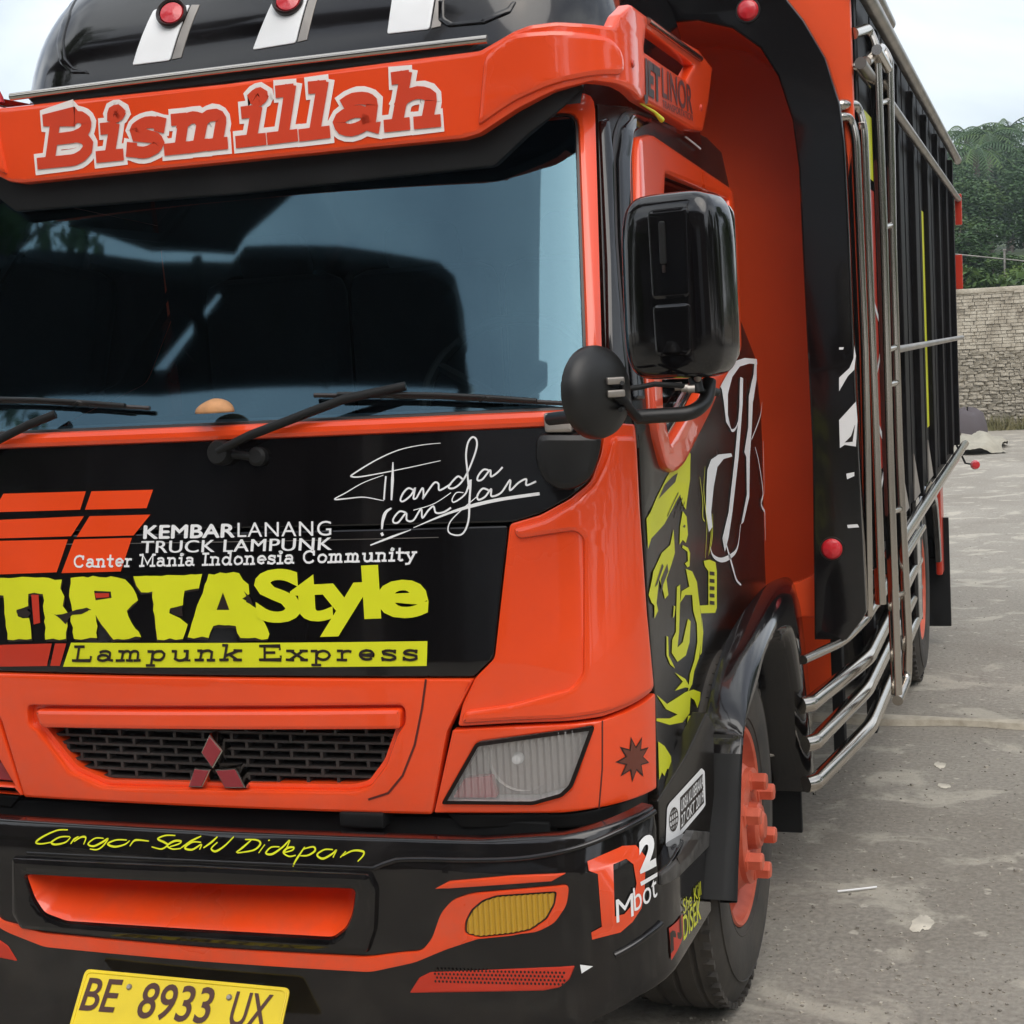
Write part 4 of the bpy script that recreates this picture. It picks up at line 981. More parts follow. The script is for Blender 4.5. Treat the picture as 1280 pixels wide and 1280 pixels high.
# ---- number plate, tilted back
TLp, TRp = at(107, 1211, 1, -.125), at(363, 1235, 1, -.125); u_ = (TRp - TLp).normalized(); wd_ = (TRp - TLp).length
v_up = Vector((0, .085, .112)).normalized(); v_up = (v_up - u_ * v_up.dot(u_)).normalized()
LP = Flat(TLp - v_up * .135, u_, v_up)
lp = plate('number_plate', LP, rnd([(0, 0), (wd_, 0), (wd_, .135), (0, .135)], .012), -.002, .001, .001, 'plate', T, su=None, back=True)
plate('plate_rim', LP, rnd([(.003, .003), (wd_ - .003, .003), (wd_ - .003, .132), (.003, .132)], .012), .0, .003, .001, 'plate', lp, holes=[rnd([(.007, .007), (wd_ - .007, .007), (wd_ - .007, .128), (.007, .128)], .010)], su=None)
box('plate_bracket', TLp + Vector((wd_ / 2, .035, -.06)), (.30, .02, .10), 'matte', T)
for tx, bl, br, tl in (('BE', (99, 1263), (142, 1266), (113, 1222)), ('8933', (169, 1272), (259, 1280), (183, 1228)), ('UX', (284, 1283), (331, 1288), (297, 1239))):
    bfont('plate_lettering', LP, tx, bl, br, tl, 'plateink', lp, bold=.012, w_=.0022, su=None)
for p_ in ((162, 1234), (287, 1247)): lathe('bolt', [(0, .004), (.004, .004), (.006, .001)], LP.pos(*LP.hit(*p_), .001), LP.n, 'steel2', lp, 12)
# ---- lettering and stickers on the front
ST = lambda name, pls, m, w_=.0025, surf=FR, parent=T: decal(name, surf, [px(surf, q) for q in pls], w_, m, parent, split=True)
ST('stripe_block', [[(5, 617), (108, 614), (101, 637), (0, 640), (-8, 640)], [(115, 614), (192, 612), (184, 635), (107, 637)]], 'orange', .002)
ST('stripe_block', [[(-8, 650), (106, 645), (90, 670), (-8, 673)], [(113, 645), (189, 643), (168, 669), (97, 671)], [(-8, 676), (86, 674), (72, 715), (-8, 718)], [(94, 674), (166, 672), (152, 714), (78, 716)]], 'orange', .003)
ST('stripe_block', [[(-8, 806), (66, 804), (60, 832), (-8, 833)], [(70, 804), (84, 804), (76, 832), (64, 832)]], 'redfill', .003)
# heavy distressed letters
def rough(q, a=1.6, st=7):
    o = []
    for i, p in enumerate(q):
        b = q[(i + 1) % len(q)]; d = math.dist(p, b); n = max(1, int(d / st))
        for j in range(n):
            t = j / n; o.append((p[0] + (b[0] - p[0]) * t + random.uniform(-a, a) * (j > 0), p[1] + (b[1] - p[1]) * t + random.uniform(-a, a) * (j > 0)))
    return o
RT = [[(-12, 722), (6, 722), (38, 721), (79, 724), (77, 735), (82, 745), (80, 757), (86, 765), (84, 790), (84, 798), (58, 799), (55, 742), (52, 742), (37, 742), (37, 757), (22, 762), (24, 770), (38, 772), (41, 798), (11, 799), (6, 744), (-12, 744)],
      [(90, 722), (140, 720), (158, 724), (168, 735), (174, 750), (160, 763), (166, 778), (178, 796), (143, 799), (121, 768), (123, 797), (94, 798), (90, 768), (116, 762), (110, 759), (92, 764), (88, 745)],
      [(168, 720), (254, 717), (250, 735), (232, 738), (230, 756), (214, 760), (213, 766), (226, 772), (236, 780), (230, 798), (198, 799), (195, 770), (192, 739), (178, 740), (172, 732)],
      [(262, 717), (300, 716), (312, 730), (313, 742), (304, 748), (322, 760), (338, 792), (336, 798), (302, 797), (296, 782), (268, 782), (262, 797), (236, 796), (244, 770)]]
hol = {1: [[(119, 738), (140, 739), (141, 747), (121, 750)]], 3: [[(280, 740), (272, 762), (288, 762)]]}
pls = []
for i, q in enumerate(RT):
    q = rough(q)
    pls.append((px(FR, q), [px(FR, h) for h in hol.get(i, [])]))
decal('tirta_shadow', FR, [px(FR, [(a + (1 if a < 120 else -1), b + 3) for a, b in q]) for q in RT], .0030, 'ink', T)
decal('tirta_lettering', FR, pls, .0040, 'yellow', T)
ST('letter_gap', [[(41, 743), (50, 743), (52, 778), (44, 780)], [(120, 741), (138, 741), (138, 746), (122, 747)]], 'redfill', .0046)
ST('letter_gap', [rough([(22, 764), (34, 760), (40, 766), (36, 772), (26, 770)]), rough([(60, 764), (72, 768), (90, 764), (112, 760), (112, 763), (92, 768), (84, 780), (76, 772)]), rough([(213, 762), (229, 758), (230, 770), (218, 768)]), rough([(306, 738), (314, 746), (318, 756), (309, 752)])], 'ink', .0046)
bfont('style_lettering', FR, 'Style', (322, 778), (538, 770), (318, 712), 'yellow', T, bold=.035, w_=.0052, space=.86)
z0 = ST('name_strip', [[(90, 803), (535, 801), (534, 832), (80, 833)]], 'yellow', .003)
slab('strip_lettering', FR, 'Lampunk', (92, 826), (305, 825), (95, 807), 'ink', T, wd=.17, w_=.0042, gap=.10, jag=.012); slab('strip_lettering', FR, 'Express', (326, 825), (526, 825), (326, 806), 'ink', T, wd=.17, w_=.0042, gap=.10, jag=.012)
slab('community_lettering', FR, 'Canter Mania Indonesia Community', (93, 709), (522, 700), (94, 694), 'white', T, wd=.17, w_=.0042, gap=.04, jag=.015)
bfont('kembar_lettering', FR, 'KEMBAR', (180, 673), (293, 671), (181, 657), 'white', T, w_=.0035)
for dx, dy, dw in ((1.2, 0, 1), (.6, -.8, 2), (.6, .6, 3), (1.8, 0, 4)): bfont('kembar_lettering', FR, 'KEMBAR', (180 + dx, 673 + dy), (293 + dx, 671 + dy), (181 + dx, 657 + dy), 'white', T, w_=.0035 + dw * 2e-5)
bfont('lanang_lettering', FR, 'LANANG', (298, 671), (415, 669), (298, 653), 'white', T, bold=.0, w_=.0035, space=1.08)
bfont('truck_lettering', FR, 'TRUCK LAMPUNK', (177, 691), (415, 687), (178, 676), 'white', T, bold=.0, w_=.0035, space=1.05)
bfont('truck_lettering', FR, 'TRUCK LAMPUNK', (177.8, 691), (415.8, 687), (178.8, 676), 'white', T, bold=.0, w_=.00353, space=1.05)
def script(name, lines, m, w_, surf, parent):
    ls = []
    for pts, wd in lines: ls.append((px(surf, smooth_line(pts, 7)) if len(pts) > 2 else px(surf, pts), wd))
    return strokes(name, surf, ls, m, parent, w_, su=.05)
z2 = lambda pts: [(380 + a / 3.2, 400 + b / 3.2) for a, b in pts]
th = .0033
script('signature', [(z2(q), wd) for q, wd in [
 ([(548, 492), (470, 500), (380, 520), (290, 560), (200, 615), (195, 626), (230, 626), (310, 612), (420, 590), (548, 562)], (.001, .0030, .0012)),
 ([(320, 620), (240, 650), (170, 690), (125, 716), (170, 714), (240, 708), (310, 720), (322, 722)], (.0012, .0026, .001)),
 ([(330, 624), (326, 665), (322, 718)], .0032), ([(358, 568), (356, 640), (352, 720)], (.002, .0055, .003)),
 ([(440, 680), (420, 672), (400, 690), (388, 718), (400, 724), (430, 700), (446, 672), (440, 712), (452, 712)], th),
 ([(452, 712), (476, 672), (480, 700), (478, 712), (500, 680), (524, 650), (540, 655), (545, 680), (590, 655)], th),
 ([(640, 640), (620, 625), (600, 640), (580, 668), (600, 672), (630, 650), (660, 600), (690, 520), (692, 480), (676, 468), (658, 490), (650, 540), (655, 600), (660, 660), (668, 680)], th),
 ([(740, 600), (720, 598), (700, 620), (696, 640), (716, 636), (746, 600), (750, 625), (775, 610), (796, 588)], th),
 ([(352, 752), (330, 768), (318, 800), (314, 836)], (.003, .0065, .003)), ([(312, 850), (318, 862)], .005),
 ([(410, 770), (385, 765), (362, 790), (360, 808), (380, 808), (410, 772), (414, 800), (440, 800), (470, 755), (476, 790), (500, 760), (520, 745), (530, 770), (560, 768), (590, 750)], th),
 ([(640, 690), (612, 690), (595, 715), (600, 728), (625, 715), (650, 690), (668, 640), (664, 720), (660, 800), (640, 850), (610, 860), (580, 846), (585, 810), (620, 770), (700, 700)], (.0015, .0038, .0015)),
 ([(740, 680), (716, 674), (696, 700), (700, 718), (726, 706), (750, 676), (752, 704), (790, 690), (826, 640), (826, 680), (860, 650), (890, 636), (892, 660), (930, 645)], th),
 ([(268, 900), (350, 868), (430, 838)], (.0022, .0040, .001)), ([(440, 830), (600, 765), (760, 722), (944, 694)], (.001, .0062, .0055)), ([(440, 760), (520, 735), (590, 690)], .0015)]], 'white', .003, FR, T)
# slanting script on the bumper ledge
z3 = lambda pts: [(30 + a / 2.844, 1020 + b / 2.844) for a, b in pts]
tb = (.0020, .0038, .0020)
script('congor_lettering', [(z3(q), tb) for q in [
 [(158, 48), (120, 50), (70, 72), (45, 92), (62, 98), (100, 92)], [(165, 72), (130, 74), (100, 92), (115, 100), (150, 92), (168, 74)], [(168, 98), (180, 82), (196, 72)], [(180, 90), (205, 74), (222, 76), (214, 100)],
 [(285, 78), (255, 78), (230, 98), (250, 106), (280, 92), (300, 80), (284, 104), (262, 118), (236, 116)], [(368, 84), (330, 84), (300, 98), (325, 108), (360, 100), (378, 86)], [(378, 106), (392, 88), (408, 84), (446, 88)],
 [(540, 68), (505, 68), (478, 80), (500, 92), (512, 102), (490, 116), (456, 108)], [(520, 108), (552, 98), (560, 88), (536, 88), (512, 104), (530, 116), (560, 114)], [(560, 112), (596, 88), (632, 70)], [(632, 92), (600, 92), (574, 112), (600, 118), (632, 100), (626, 118)],
 [(640, 112), (668, 92), (690, 72)], [(690, 92), (668, 114), (684, 124), (716, 104), (748, 72)],
 [(812, 82), (780, 110), (756, 128)], [(788, 82), (830, 84), (842, 98), (818, 120), (760, 130)], [(836, 130), (858, 100)], [(870, 86), (876, 84)], [(910, 108), (880, 110), (862, 130), (884, 134), (920, 110), (946, 86), (926, 132)],
 [(930, 128), (956, 120), (960, 110), (940, 112), (924, 128), (944, 142), (968, 138)], [(1000, 108), (984, 132), (966, 160), (958, 178)], [(994, 116), (1030, 108), (1036, 122), (1012, 138), (984, 140)], [(1100, 118), (1070, 118), (1044, 136), (1064, 150), (1096, 134), (1112, 120), (1100, 146)],
 [(1126, 146), (1146, 124)], [(1134, 140), (1170, 122), (1206, 124), (1208, 138), (1188, 160)]]], 'yellow', .002, BP, bumper)
# corner sticker: orange slab letter with white figure and name
decal('corner_letter', BP, [(px(BP, [(734, 1076), (777, 1057), (794, 1056), (806, 1070), (805, 1112), (801, 1135), (790, 1152), (775, 1165), (740, 1174), (739, 1165), (752, 1158), (747, 1092), (736, 1088)]), [px(BP, [(766, 1080), (782, 1073), (791, 1080), (795, 1104), (790, 1130), (780, 1142), (768, 1145)])])], .002, 'orange', bumper)
bfont('corner_figure', BP, '2', (799, 1092), (819, 1082), (797, 1048), 'white', bumper, bold=.05, w_=.003, su=.01)
ST('corner_rule', [[(799, 1102), (820, 1090), (820, 1095), (800, 1107)]], 'white', .003, BP, bumper)
bfont('corner_name', BP, 'M', (770, 1153), (791, 1144), (769, 1124), 'white', bumper, bold=.0, w_=.003, su=None)
bfont('corner_name', BP, 'bot', (792, 1139), (820, 1119), (790, 1110), 'white', bumper, bold=.0, w_=.003, su=.01)
# side sticker with date
q = px(FLARE, [(833, 1010), (836, 1004), (876, 960), (880, 964), (881, 1006), (877, 1012), (834, 1063), (831, 1062)])
decal('date_sticker', FLARE, [rnd(q, .004)], .0015, 'white', T, su=.02)
decal('date_field', FLARE, [px(FLARE, [(849, 997), (877, 967), (879, 1003), (849, 1038)])], .0020, 'ink', T, su=.02)
bfont('date_lettering', FLARE, 'URSA KU BERAKAJ', (850, 1015), (878, 982), (850, 1000), 'white', T, bold=.01, w_=.0026, su=None)
bfont('date_lettering', FLARE, '27 OKT 2019', (850, 1034), (878, 1001), (850, 1019), 'white', T, bold=.01, w_=.0026, su=None)
c = FLARE.hit(841, 1024); r1 = .0; P = lambda a, b: (c[0] + a * 1.1, c[1] + b)
strokes('globe_mark', FLARE, [([P(.019 * cos(a), .021 * sin(a)) for a in [k_ * pi / 10 for k_ in range(21)]], .003), ([P(.009 * cos(a), .021 * sin(a)) for a in [k_ * pi / 10 for k_ in range(21)]], .003), ([P(-.019, 0), P(.019, 0)], .003), ([P(-.016, .011), P(.016, .011)], .003), ([P(-.016, -.011), P(.016, -.011)], .003), ([P(0, -.021), P(0, .021)], .003)], 'ink', T, .0022, su=None)
decal('she_kill_patch', BP, [px(BP, [(835, 1160), (852, 1142), (852, 1172), (838, 1200)])], .002, 'redfill', bumper, su=.02)
bfont('kill_lettering', BP, 'N', (837, 1192), (851, 1170), (836, 1166), 'ink', bumper, bold=.03, w_=.0025, su=None)
bfont('kill_lettering', BP, 'She Kill', (853, 1143), (875, 1118), (852, 1125), 'yellow', bumper, bold=.0, w_=.0025, su=None)
bfont('kill_lettering', BP, 'DISEK', (853, 1176), (875, 1148), (852, 1146), 'yellow', bumper, bold=.01, w_=.0025, su=None)
# warrior figure sticker on the door, as loose brush shapes
z4 = lambda pts: [(800 + a * .3279, 560 + b * .3281) for a, b in pts]
YP = [[(185, 15), (190, 22), (188, 120), (178, 190), (172, 235), (160, 215), (150, 180), (130, 215), (90, 290), (40, 345), (28, 385), (22, 270), (60, 190), (100, 110), (150, 30)],
 [(160, 240), (175, 262), (180, 330), (172, 362), (160, 350), (148, 368), (150, 300)], [(125, 310), (130, 400), (118, 440), (98, 500), (105, 560), (92, 575), (84, 540), (70, 500), (60, 590), (66, 620), (52, 650), (52, 600), (42, 590), (30, 560), (48, 470), (80, 400), (112, 370)],
 [(150, 520), (150, 580), (146, 700), (140, 760), (160, 740), (180, 650), (190, 660), (186, 740), (172, 790), (140, 815), (118, 780), (120, 730), (134, 700), (136, 600), (138, 530)],
 [(172, 460), (196, 470), (214, 510), (222, 580), (230, 640), (232, 720), (222, 800), (204, 850), (196, 900), (180, 930), (188, 860), (204, 810), (216, 740), (214, 670), (200, 620), (196, 560), (170, 560), (150, 590), (156, 545), (185, 528)],
 [(160, 370), (180, 380), (188, 400), (186, 450), (178, 455), (168, 440), (180, 430), (178, 395), (158, 380)],
 [(240, 430), (262, 425), (285, 435), (290, 470), (290, 610), (284, 628), (230, 630), (225, 600), (258, 598), (258, 470), (244, 450)],
 [(60, 940), (100, 975), (140, 950), (170, 930), (200, 920), (228, 930), (226, 960), (216, 990), (204, 960), (190, 950), (186, 1010), (160, 1045), (110, 1055), (60, 1040), (60, 1030), (110, 1030), (140, 1015), (96, 995)],
 [(130, 855), (170, 880), (190, 915), (170, 912), (130, 925), (160, 890)], [(180, 1020), (215, 1020), (214, 1080), (200, 1110), (180, 1130), (160, 1175), (168, 1110)],
 [(66, 1118), (90, 1135), (115, 1175), (118, 1225), (100, 1222), (90, 1250), (80, 1235), (70, 1265)], [(98, 715), (104, 720), (106, 790), (126, 830), (130, 840), (112, 825), (98, 790)],
 [(232, 640), (238, 700), (232, 780), (226, 790), (230, 720)], [(126, 600), (132, 604), (128, 640), (122, 648)]]
BKS = [[(140, 95), (130, 130), (90, 170), (66, 195), (90, 140), (120, 108)], [(164, 292), (170, 296), (166, 304), (160, 300)], [(100, 440), (104, 470), (84, 520), (78, 560), (76, 500)], [(80, 440), (86, 450), (62, 520), (52, 530)]] + [[(262, 470 + 28 * i), (280, 472 + 28 * i), (280, 486 + 28 * i), (262, 484 + 28 * i)] for i in range(5)] + [[(176, 1050), (184, 1048), (182, 1060)], [(196, 1046), (206, 1046), (200, 1058)]]
decal('warrior_sticker', FR, [px(FR, z4(q)) for q in YP], .0015, 'yellow', T, su=.05, split=True)
decal('warrior_lines', FR, [px(FR, z4(q)) for q in BKS], .0022, 'ink', T, su=.05, split=True)
script('warrior_strokes', [(z4(q), .0035) for q in [[(150, 180), (130, 215), (118, 250)], [(158, 190), (142, 225), (130, 265)], [(166, 205), (154, 240)], [(142, 170), (120, 215), (100, 260)]]], 'ink', .0024, FR, T)
script('blade_strokes', [(z4(q), (.002, .006, .002)) for q in [[(245, 70), (240, 160), (248, 240), (252, 300), (246, 420)], [(225, 110), (236, 200), (236, 260), (244, 280)], [(262, 270), (268, 330), (258, 410)], [(274, 250), (272, 340), (262, 400)]]], 'yellow', .0018, FR, T)
# flowing white initials on the door rear
z5 = lambda pts: [(780 + a * .3125, 440 + b * .3125) for a, b in pts]
ST('white_initials', [z5([(375, 105), (430, 40), (480, 24), (528, 28), (530, 50), (500, 46), (460, 58), (430, 100), (412, 170), (412, 250), (425, 312), (405, 280), (396, 200), (388, 150), (375, 125)]),
   z5([(330, 470), (345, 430), (375, 410), (425, 405), (430, 418), (395, 428), (370, 460), (355, 540), (345, 640), (350, 700), (336, 720), (324, 640), (326, 540)]),
   z5([(528, 40), (527, 110), (512, 200), (508, 300), (500, 420), (498, 580), (475, 680), (465, 690), (488, 570), (486, 420), (478, 400), (494, 300), (496, 180), (515, 90), (518, 50)]),
   z5([(462, 100), (473, 105), (470, 220), (455, 420), (430, 640), (415, 740), (400, 800), (390, 745), (415, 640), (440, 420), (458, 220)])], 'white', .002)
for q, wd in [([(548, 200), (540, 260), (506, 350)], (.002, .006, .004)), ([(520, 380), (535, 440), (552, 560), (545, 610), (570, 660), (586, 735)], (.003, .010, .003)), ([(565, 350), (568, 440), (572, 560)], (.002, .004, .002)), ([(412, 260), (425, 312), (445, 300), (462, 240)], (.003, .007, .003)),
   ([(340, 780), (352, 815), (385, 832), (425, 815), (450, 780), (462, 690)], (.003, .012, .005)), ([(395, 740), (410, 790), (430, 860), (445, 910), (464, 932)], (.006, .010, .004))]: script('white_initial_line', [(z5(q), wd)], 'white', .0026, FR, T)

# ---- sun visor with side wings
vr = px(VS, [(600, 63), (628, 47), (641, 39), (662, 31), (694, 27), (731, 29), (764, 33), (772, 18), (787, 5), (803, 17), (835, 40), (872, 62), (889, 84), (884, 130), (877, 165), (864, 163), (800, 125), (772, 106), (740, 102), (694, 114), (647, 137), (600, 168), (580, 174)])
ztop, zbot = VS.hit(320, 100)[1] , VS.hit(320, 200)[1]
vh = px(VS, [(806, 36), (860, 76), (866, 82), (856, 100), (803, 64)])
vo = clean([(0, ztop)] + vr + [(0, zbot)])
vL = mir(px(VS, [(600, 63), (628, 47), (641, 39), (662, 31), (694, 27), (731, 29), (764, 33), (772, 18), (787, 5), (803, 17), (835, 40), (872, 62), (889, 84), (884, 130), (877, 165), (864, 163), (800, 125), (772, 106), (740, 102), (694, 114), (647, 137), (600, 168), (580, 174)]))
vtl = VS.hit(45, 131); vbl = VS.hit(45, 228)
vfull = clean([(0, ztop)] + vr + [(0, zbot)] + vL)
visor = plate('sun_visor', VS, rnd(vfull, .006), -.022, .004, .008, 'orange', T, holes=[rnd(vh, .006), mir(rnd(vh, .006))], su=.03, sv=.06)
q = px(VS, [(640, 42), (700, 38), (762, 48), (776, 70), (776, 95), (740, 96), (694, 106), (644, 128), (612, 150), (598, 160), (606, 70)])
for f in (lambda q: q, mir): plate('visor_pressing', VS, f(rnd(q, .02)), -.002, .012, .010, 'orange', visor, su=.02, sv=.04)
for f in (lambda q: q, mir):
    tube('wing_bar', [VS.pos(*f([VS.hit(*p)])[0], .006) for p in ((806, 26), (872, 74))], .007, 'chrome', visor, seg=10)
    for p in ((788, 80), (874, 135)):
        lathe('screw', [(0, .004), (.006, .003), (.008, 0)], VS.pos(*f([VS.hit(*p)])[0], .004), (1 if f is not mir else -1, 0, 0), 'redfill', visor, 14)
und = [(0, .0)] ; 
uq = px(VS, [(600, 150), (650, 120), (735, 100), (742, 108), (700, 136), (655, 165), (612, 206)])
uz = VS.hit(320, 238)[1]
plate('visor_underside', VS, rnd(clean([(0, ztop - .06)] + uq + [(0, uz)] + mir(uq)), .01), -.05, -.030, .004, 'matte', visor, su=.05)
rows = []
for z, y_ in ((1.90, .30), (1.975, .36), (2.0, .62)): rows.append([Vector((x * .70, y_, z)) for x in (-1, -.5, 0, .5, 1)])
loft('visor_deck', rows, M['matte'], visor)
# lettering on the visor: cream outline, red face
slab('visor_outline', VS, 'Bismillah', (52, 208), (556, 154), (60, 148), 'pinkwhite', visor, wd=.44, w_=.0052, gap=.045, jag=.006)
slab('visor_lettering', VS, 'Bismillah', (52, 208), (556, 154), (60, 148), 'redface', visor, wd=.24, w_=.0072, gap=.045, jag=.006)
bfont('wing_lettering', VS, 'JET', (802, 116), (823, 130), (801, 70), 'ink', visor, bold=.05, w_=.0055, su=.02)
bfont('wing_lettering', VS, 'LINOR', (825, 121), (863, 143), (824, 84), 'darkred', visor, bold=.01, w_=.0055, su=.02)
bfont('wing_lettering', VS, 'TRANSPORTATION', (825, 134), (863, 152), (825, 125), 'darkred', visor, bold=.01, w_=.0055, su=.02)
# chrome strip and dark infill above the lettering
zs0, zs1 = VS.hit(320, 82)[1], VS.hit(320, 92)[1]
tube('visor_strip', [VS.pos(-.50 + 1.04 * i / 20, zs0, -.005) for i in range(21)], .008, 'chrome', visor, seg=10)
q = [(-.47, zs0), (.52, zs0), (.47, ztop - .01), (-.43, ztop - .01)]
plate('strip_backing', VS, q[::-1], -.03, -.012, .0, 'satin', visor, su=.05)
bm = bmesh.new()
for k_ in range(4):
    z = zs1 - .006 - .008 * k_; tube_bm(bm, [VS.pos(-.46 + .96 * i / 12, z, -.011) for i in range(13)], .0022, 6)
finish(bm, 'strip_ribs', M['matte'], visor)
# ---- roof fairing
bm = bmesh.new(); rows = []; Sp = PD.S[-1]
for i in range(20):
    z = 1.96 + (.40 * sin(pi / 2 * i / 19)) ; z = min(z, 2.357); rows.append([bm.verts.new(PD.pos(-Sp + 2 * Sp * k_ / 100, z, 0)) for k_ in range(101)])
for a, b in zip(rows, rows[1:]):
    for k_ in range(100): bm.faces.new((a[k_], a[k_ + 1], b[k_ + 1], b[k_]))
bm.faces.new(rows[-1]); fair = finish(bm, 'roof_fairing', M['black'], T, sharp=60)
def clampz(q): return [(s, min(z, 2.34)) for s, z in q]
for i, (q, lampc) in enumerate([([(166, 82), (213, 76), (238, 6), (193, 12)], (217, 18)), ([(316, 63), (370, 54), (386, -6), (345, -6)], (362, 2)), ([(484, 43), (537, 37), (545, -12), (492, -12)], None)]):
    qq = rnd(px(PD, q), .006); plate('silver_strip', PD, qq, -.004, .003, .002, 'silver', fair, su=.03, sv=.03)
    g = px(PD, [(q[1][0] + 2, q[1][1] - 1), (q[1][0] + 14, q[1][1] - 4), (q[2][0] + 12, q[2][1]), (q[2][0] + 2, q[2][1])]); plate('strip_edge', PD, g, -.004, .002, .001, 'steel2', fair, su=.03, sv=.03)
    if lampc:
        c = PD.pos(*PD.hit(*lampc), .006); ax = Vector((.15, -.85, .35)).normalized()
        l_ = lathe('roof_lamp', [(.0, -.02), (.032, -.02), (.034, .006), (.031, .010), (.027, .006)], c, ax, 'ink', fair, 32)
        lathe('lamp_lens', [(.0, .010), (.012, .009), (.024, .006), (.027, .0)], c, ax, 'redlamp', l_, 32)
q = px(PD, [(80, 8), (88, 20), (80, 50), (82, 72), (92, 84), (108, 88), (112, 92), (90, 92), (76, 80), (72, 55), (80, 25)])
plate('fairing_channel', PD, rnd(q, .006), -.002, .004, .003, 'black', fair, su=.03, sv=.03)
q = px(PD, [(560, 34), (548, 26), (548, 0), (556, 0), (556, 22), (566, 28), (600, 24), (634, 10), (640, 2), (646, 2), (638, 16), (605, 30)])
plate('fairing_channel', PD, rnd(q, .004), -.002, .004, .003, 'black', fair, su=.03, sv=.03)
lmp = lathe('wing_lamp', [(0, .03), (.012, .026), (.018, .012), (.02, 0)], Vector((-.60, .34, 2.035)), (0, 0, 1), 'redlamp', visor, 20)
# yellow wire tails under the wing
tube('wire', [VS.pos(*VS.hit(806, 128), -.01), VS.pos(*VS.hit(818, 140), .0), VS.pos(*VS.hit(826, 150), .002)], [.002, .003, .006], 'yellow', T, seg=8)
tube('wire', [VS.pos(*VS.hit(868, 170), -.02), VS.pos(*VS.hit(878, 178), -.02), VS.pos(*VS.hit(886, 185), -.02)], .002, 'white', T, seg=6)

# ---- door mirror, big housing
def sbox(name, c, s, e, m, parent, rot=None, taper=0, nu=40, nv=28):
    bm = bmesh.new(); g = []
    sg = lambda v, p: math.copysign(abs(v) ** p, v)
    for j in range(nv + 1):
        ph = -pi / 2 + pi * j / nv; r = []
        for i in range(nu):
            th_ = 2 * pi * i / nu; v = Vector((sg(cos(ph), e[1]) * sg(cos(th_), e[0]) * s[0], sg(cos(ph), e[1]) * sg(sin(th_), e[0]) * s[1], sg(sin(ph), e[1]) * s[2]))
            v.x *= 1 + taper * v.z / s[2]; v = (rot @ v if rot else v) + Vector(c); r.append(bm.verts.new(v))
        g.append(r)
    for a, b in zip(g, g[1:]):
        for i in range(nu): bm.faces.new((a[i], a[(i + 1) % nu], b[(i + 1) % nu], b[i]))
    bmesh.ops.remove_doubles(bm, verts=bm.verts[:], dist=1e-5); return finish(bm, name, M[m], parent, sharp=80)
mr = empty('door_mirror'); mr.parent = T
mc = at(850, 358, 1, .02); RZ = Matrix.Rotation(radians(-14), 3, 'Z')
sbox('mirror_housing', mc, (.090, .058, .153), (.45, .38), 'black', mr, RZ, -.03)
f_ = RZ @ Vector((0, -1, 0)); rt_ = RZ @ Vector((1, 0, 0)); MF = Flat(mc + f_ * .0, rt_, (0, 0, 1))
bm = bmesh.new()
# raised plate on the lower half and shallow channel above
for (x0, x1, z0_, z1_, dd_) in ((-.022, .045, -.115, -.028, .0605), (-.024, .047, -.022, .125, .0600)):
    q = rnd([(x0, z0_), (x1, z0_), (x1 + .002, z1_), (x0 - .002, z1_)], .012)
    plate('mirror_panel', MF, q, .040, dd_, .006, 'black', mr, su=None, back=True)
plate('mirror_groove', MF, rnd([(-.004, .035), (.008, .035), (.008, .105), (-.004, .105)], .005), .04, .063, .002, 'satin', mr, su=None, back=True)
plate('mirror_slot', MF, rnd([(.0, .022), (.005, .022), (.005, .034), (.0, .034)], .001), .04, .0635, .001, 'ink', mr, su=None, back=True)
MB = Flat(mc - f_ * .058, -rt_, (0, 0, 1)); plate('mirror_glass', MB, rnd([(-.078, -.135), (.078, -.135), (.078, .135), (-.078, .135)], .03), -.004, .001, .001, 'chrome', mr, su=None, back=True)
bm.free()
stem = at(868, 470, 1, .0); a1 = at(885, 492, 1, .02); a2 = at(862, 517, 1, -.02); a3 = at(795, 523, 1, -.04)
tube('mirror_stem', [mc + Vector((.01, 0, -.13)), stem, at(872, 490, 1, .0)], .011, 'satin', mr, seg=10)
tube('mirror_bracket', [at(886, 476, 1, .04), at(884, 500, 1, .02), at(866, 517, 1, -.02), at(795, 521, 1, -.04)], .0125, 'satin', mr, fr=.03)
tube('bracket_rod', [at(775, 487, 1, -.08), at(800, 484, 1, -.06), at(818, 480, 1, -.05), at(850, 482, 1, -.03), at(868, 486, 1, .0), at(882, 490, 1, .02)], .0045, 'matte', mr, seg=8)
tube('bracket_rod', [at(868, 486, 1, .0), at(896, 490, 1, .10), FR.pos(*FR.hit(884, 492), .004)], .007, 'matte', mr, seg=8)
for p in ((848, 483), (856, 485), (864, 486)): lathe('clamp', [(0, .006), (.007, .006), (.007, -.006), (0, -.006)], at(*p, 1, -.02), (1, .2, 0), 'steel2', mr, 12)
tube('mirror_hinge', [at(872, 474, 1, -.01), at(872, 462, 1, -.03)], .006, 'steel2', mr, seg=8)
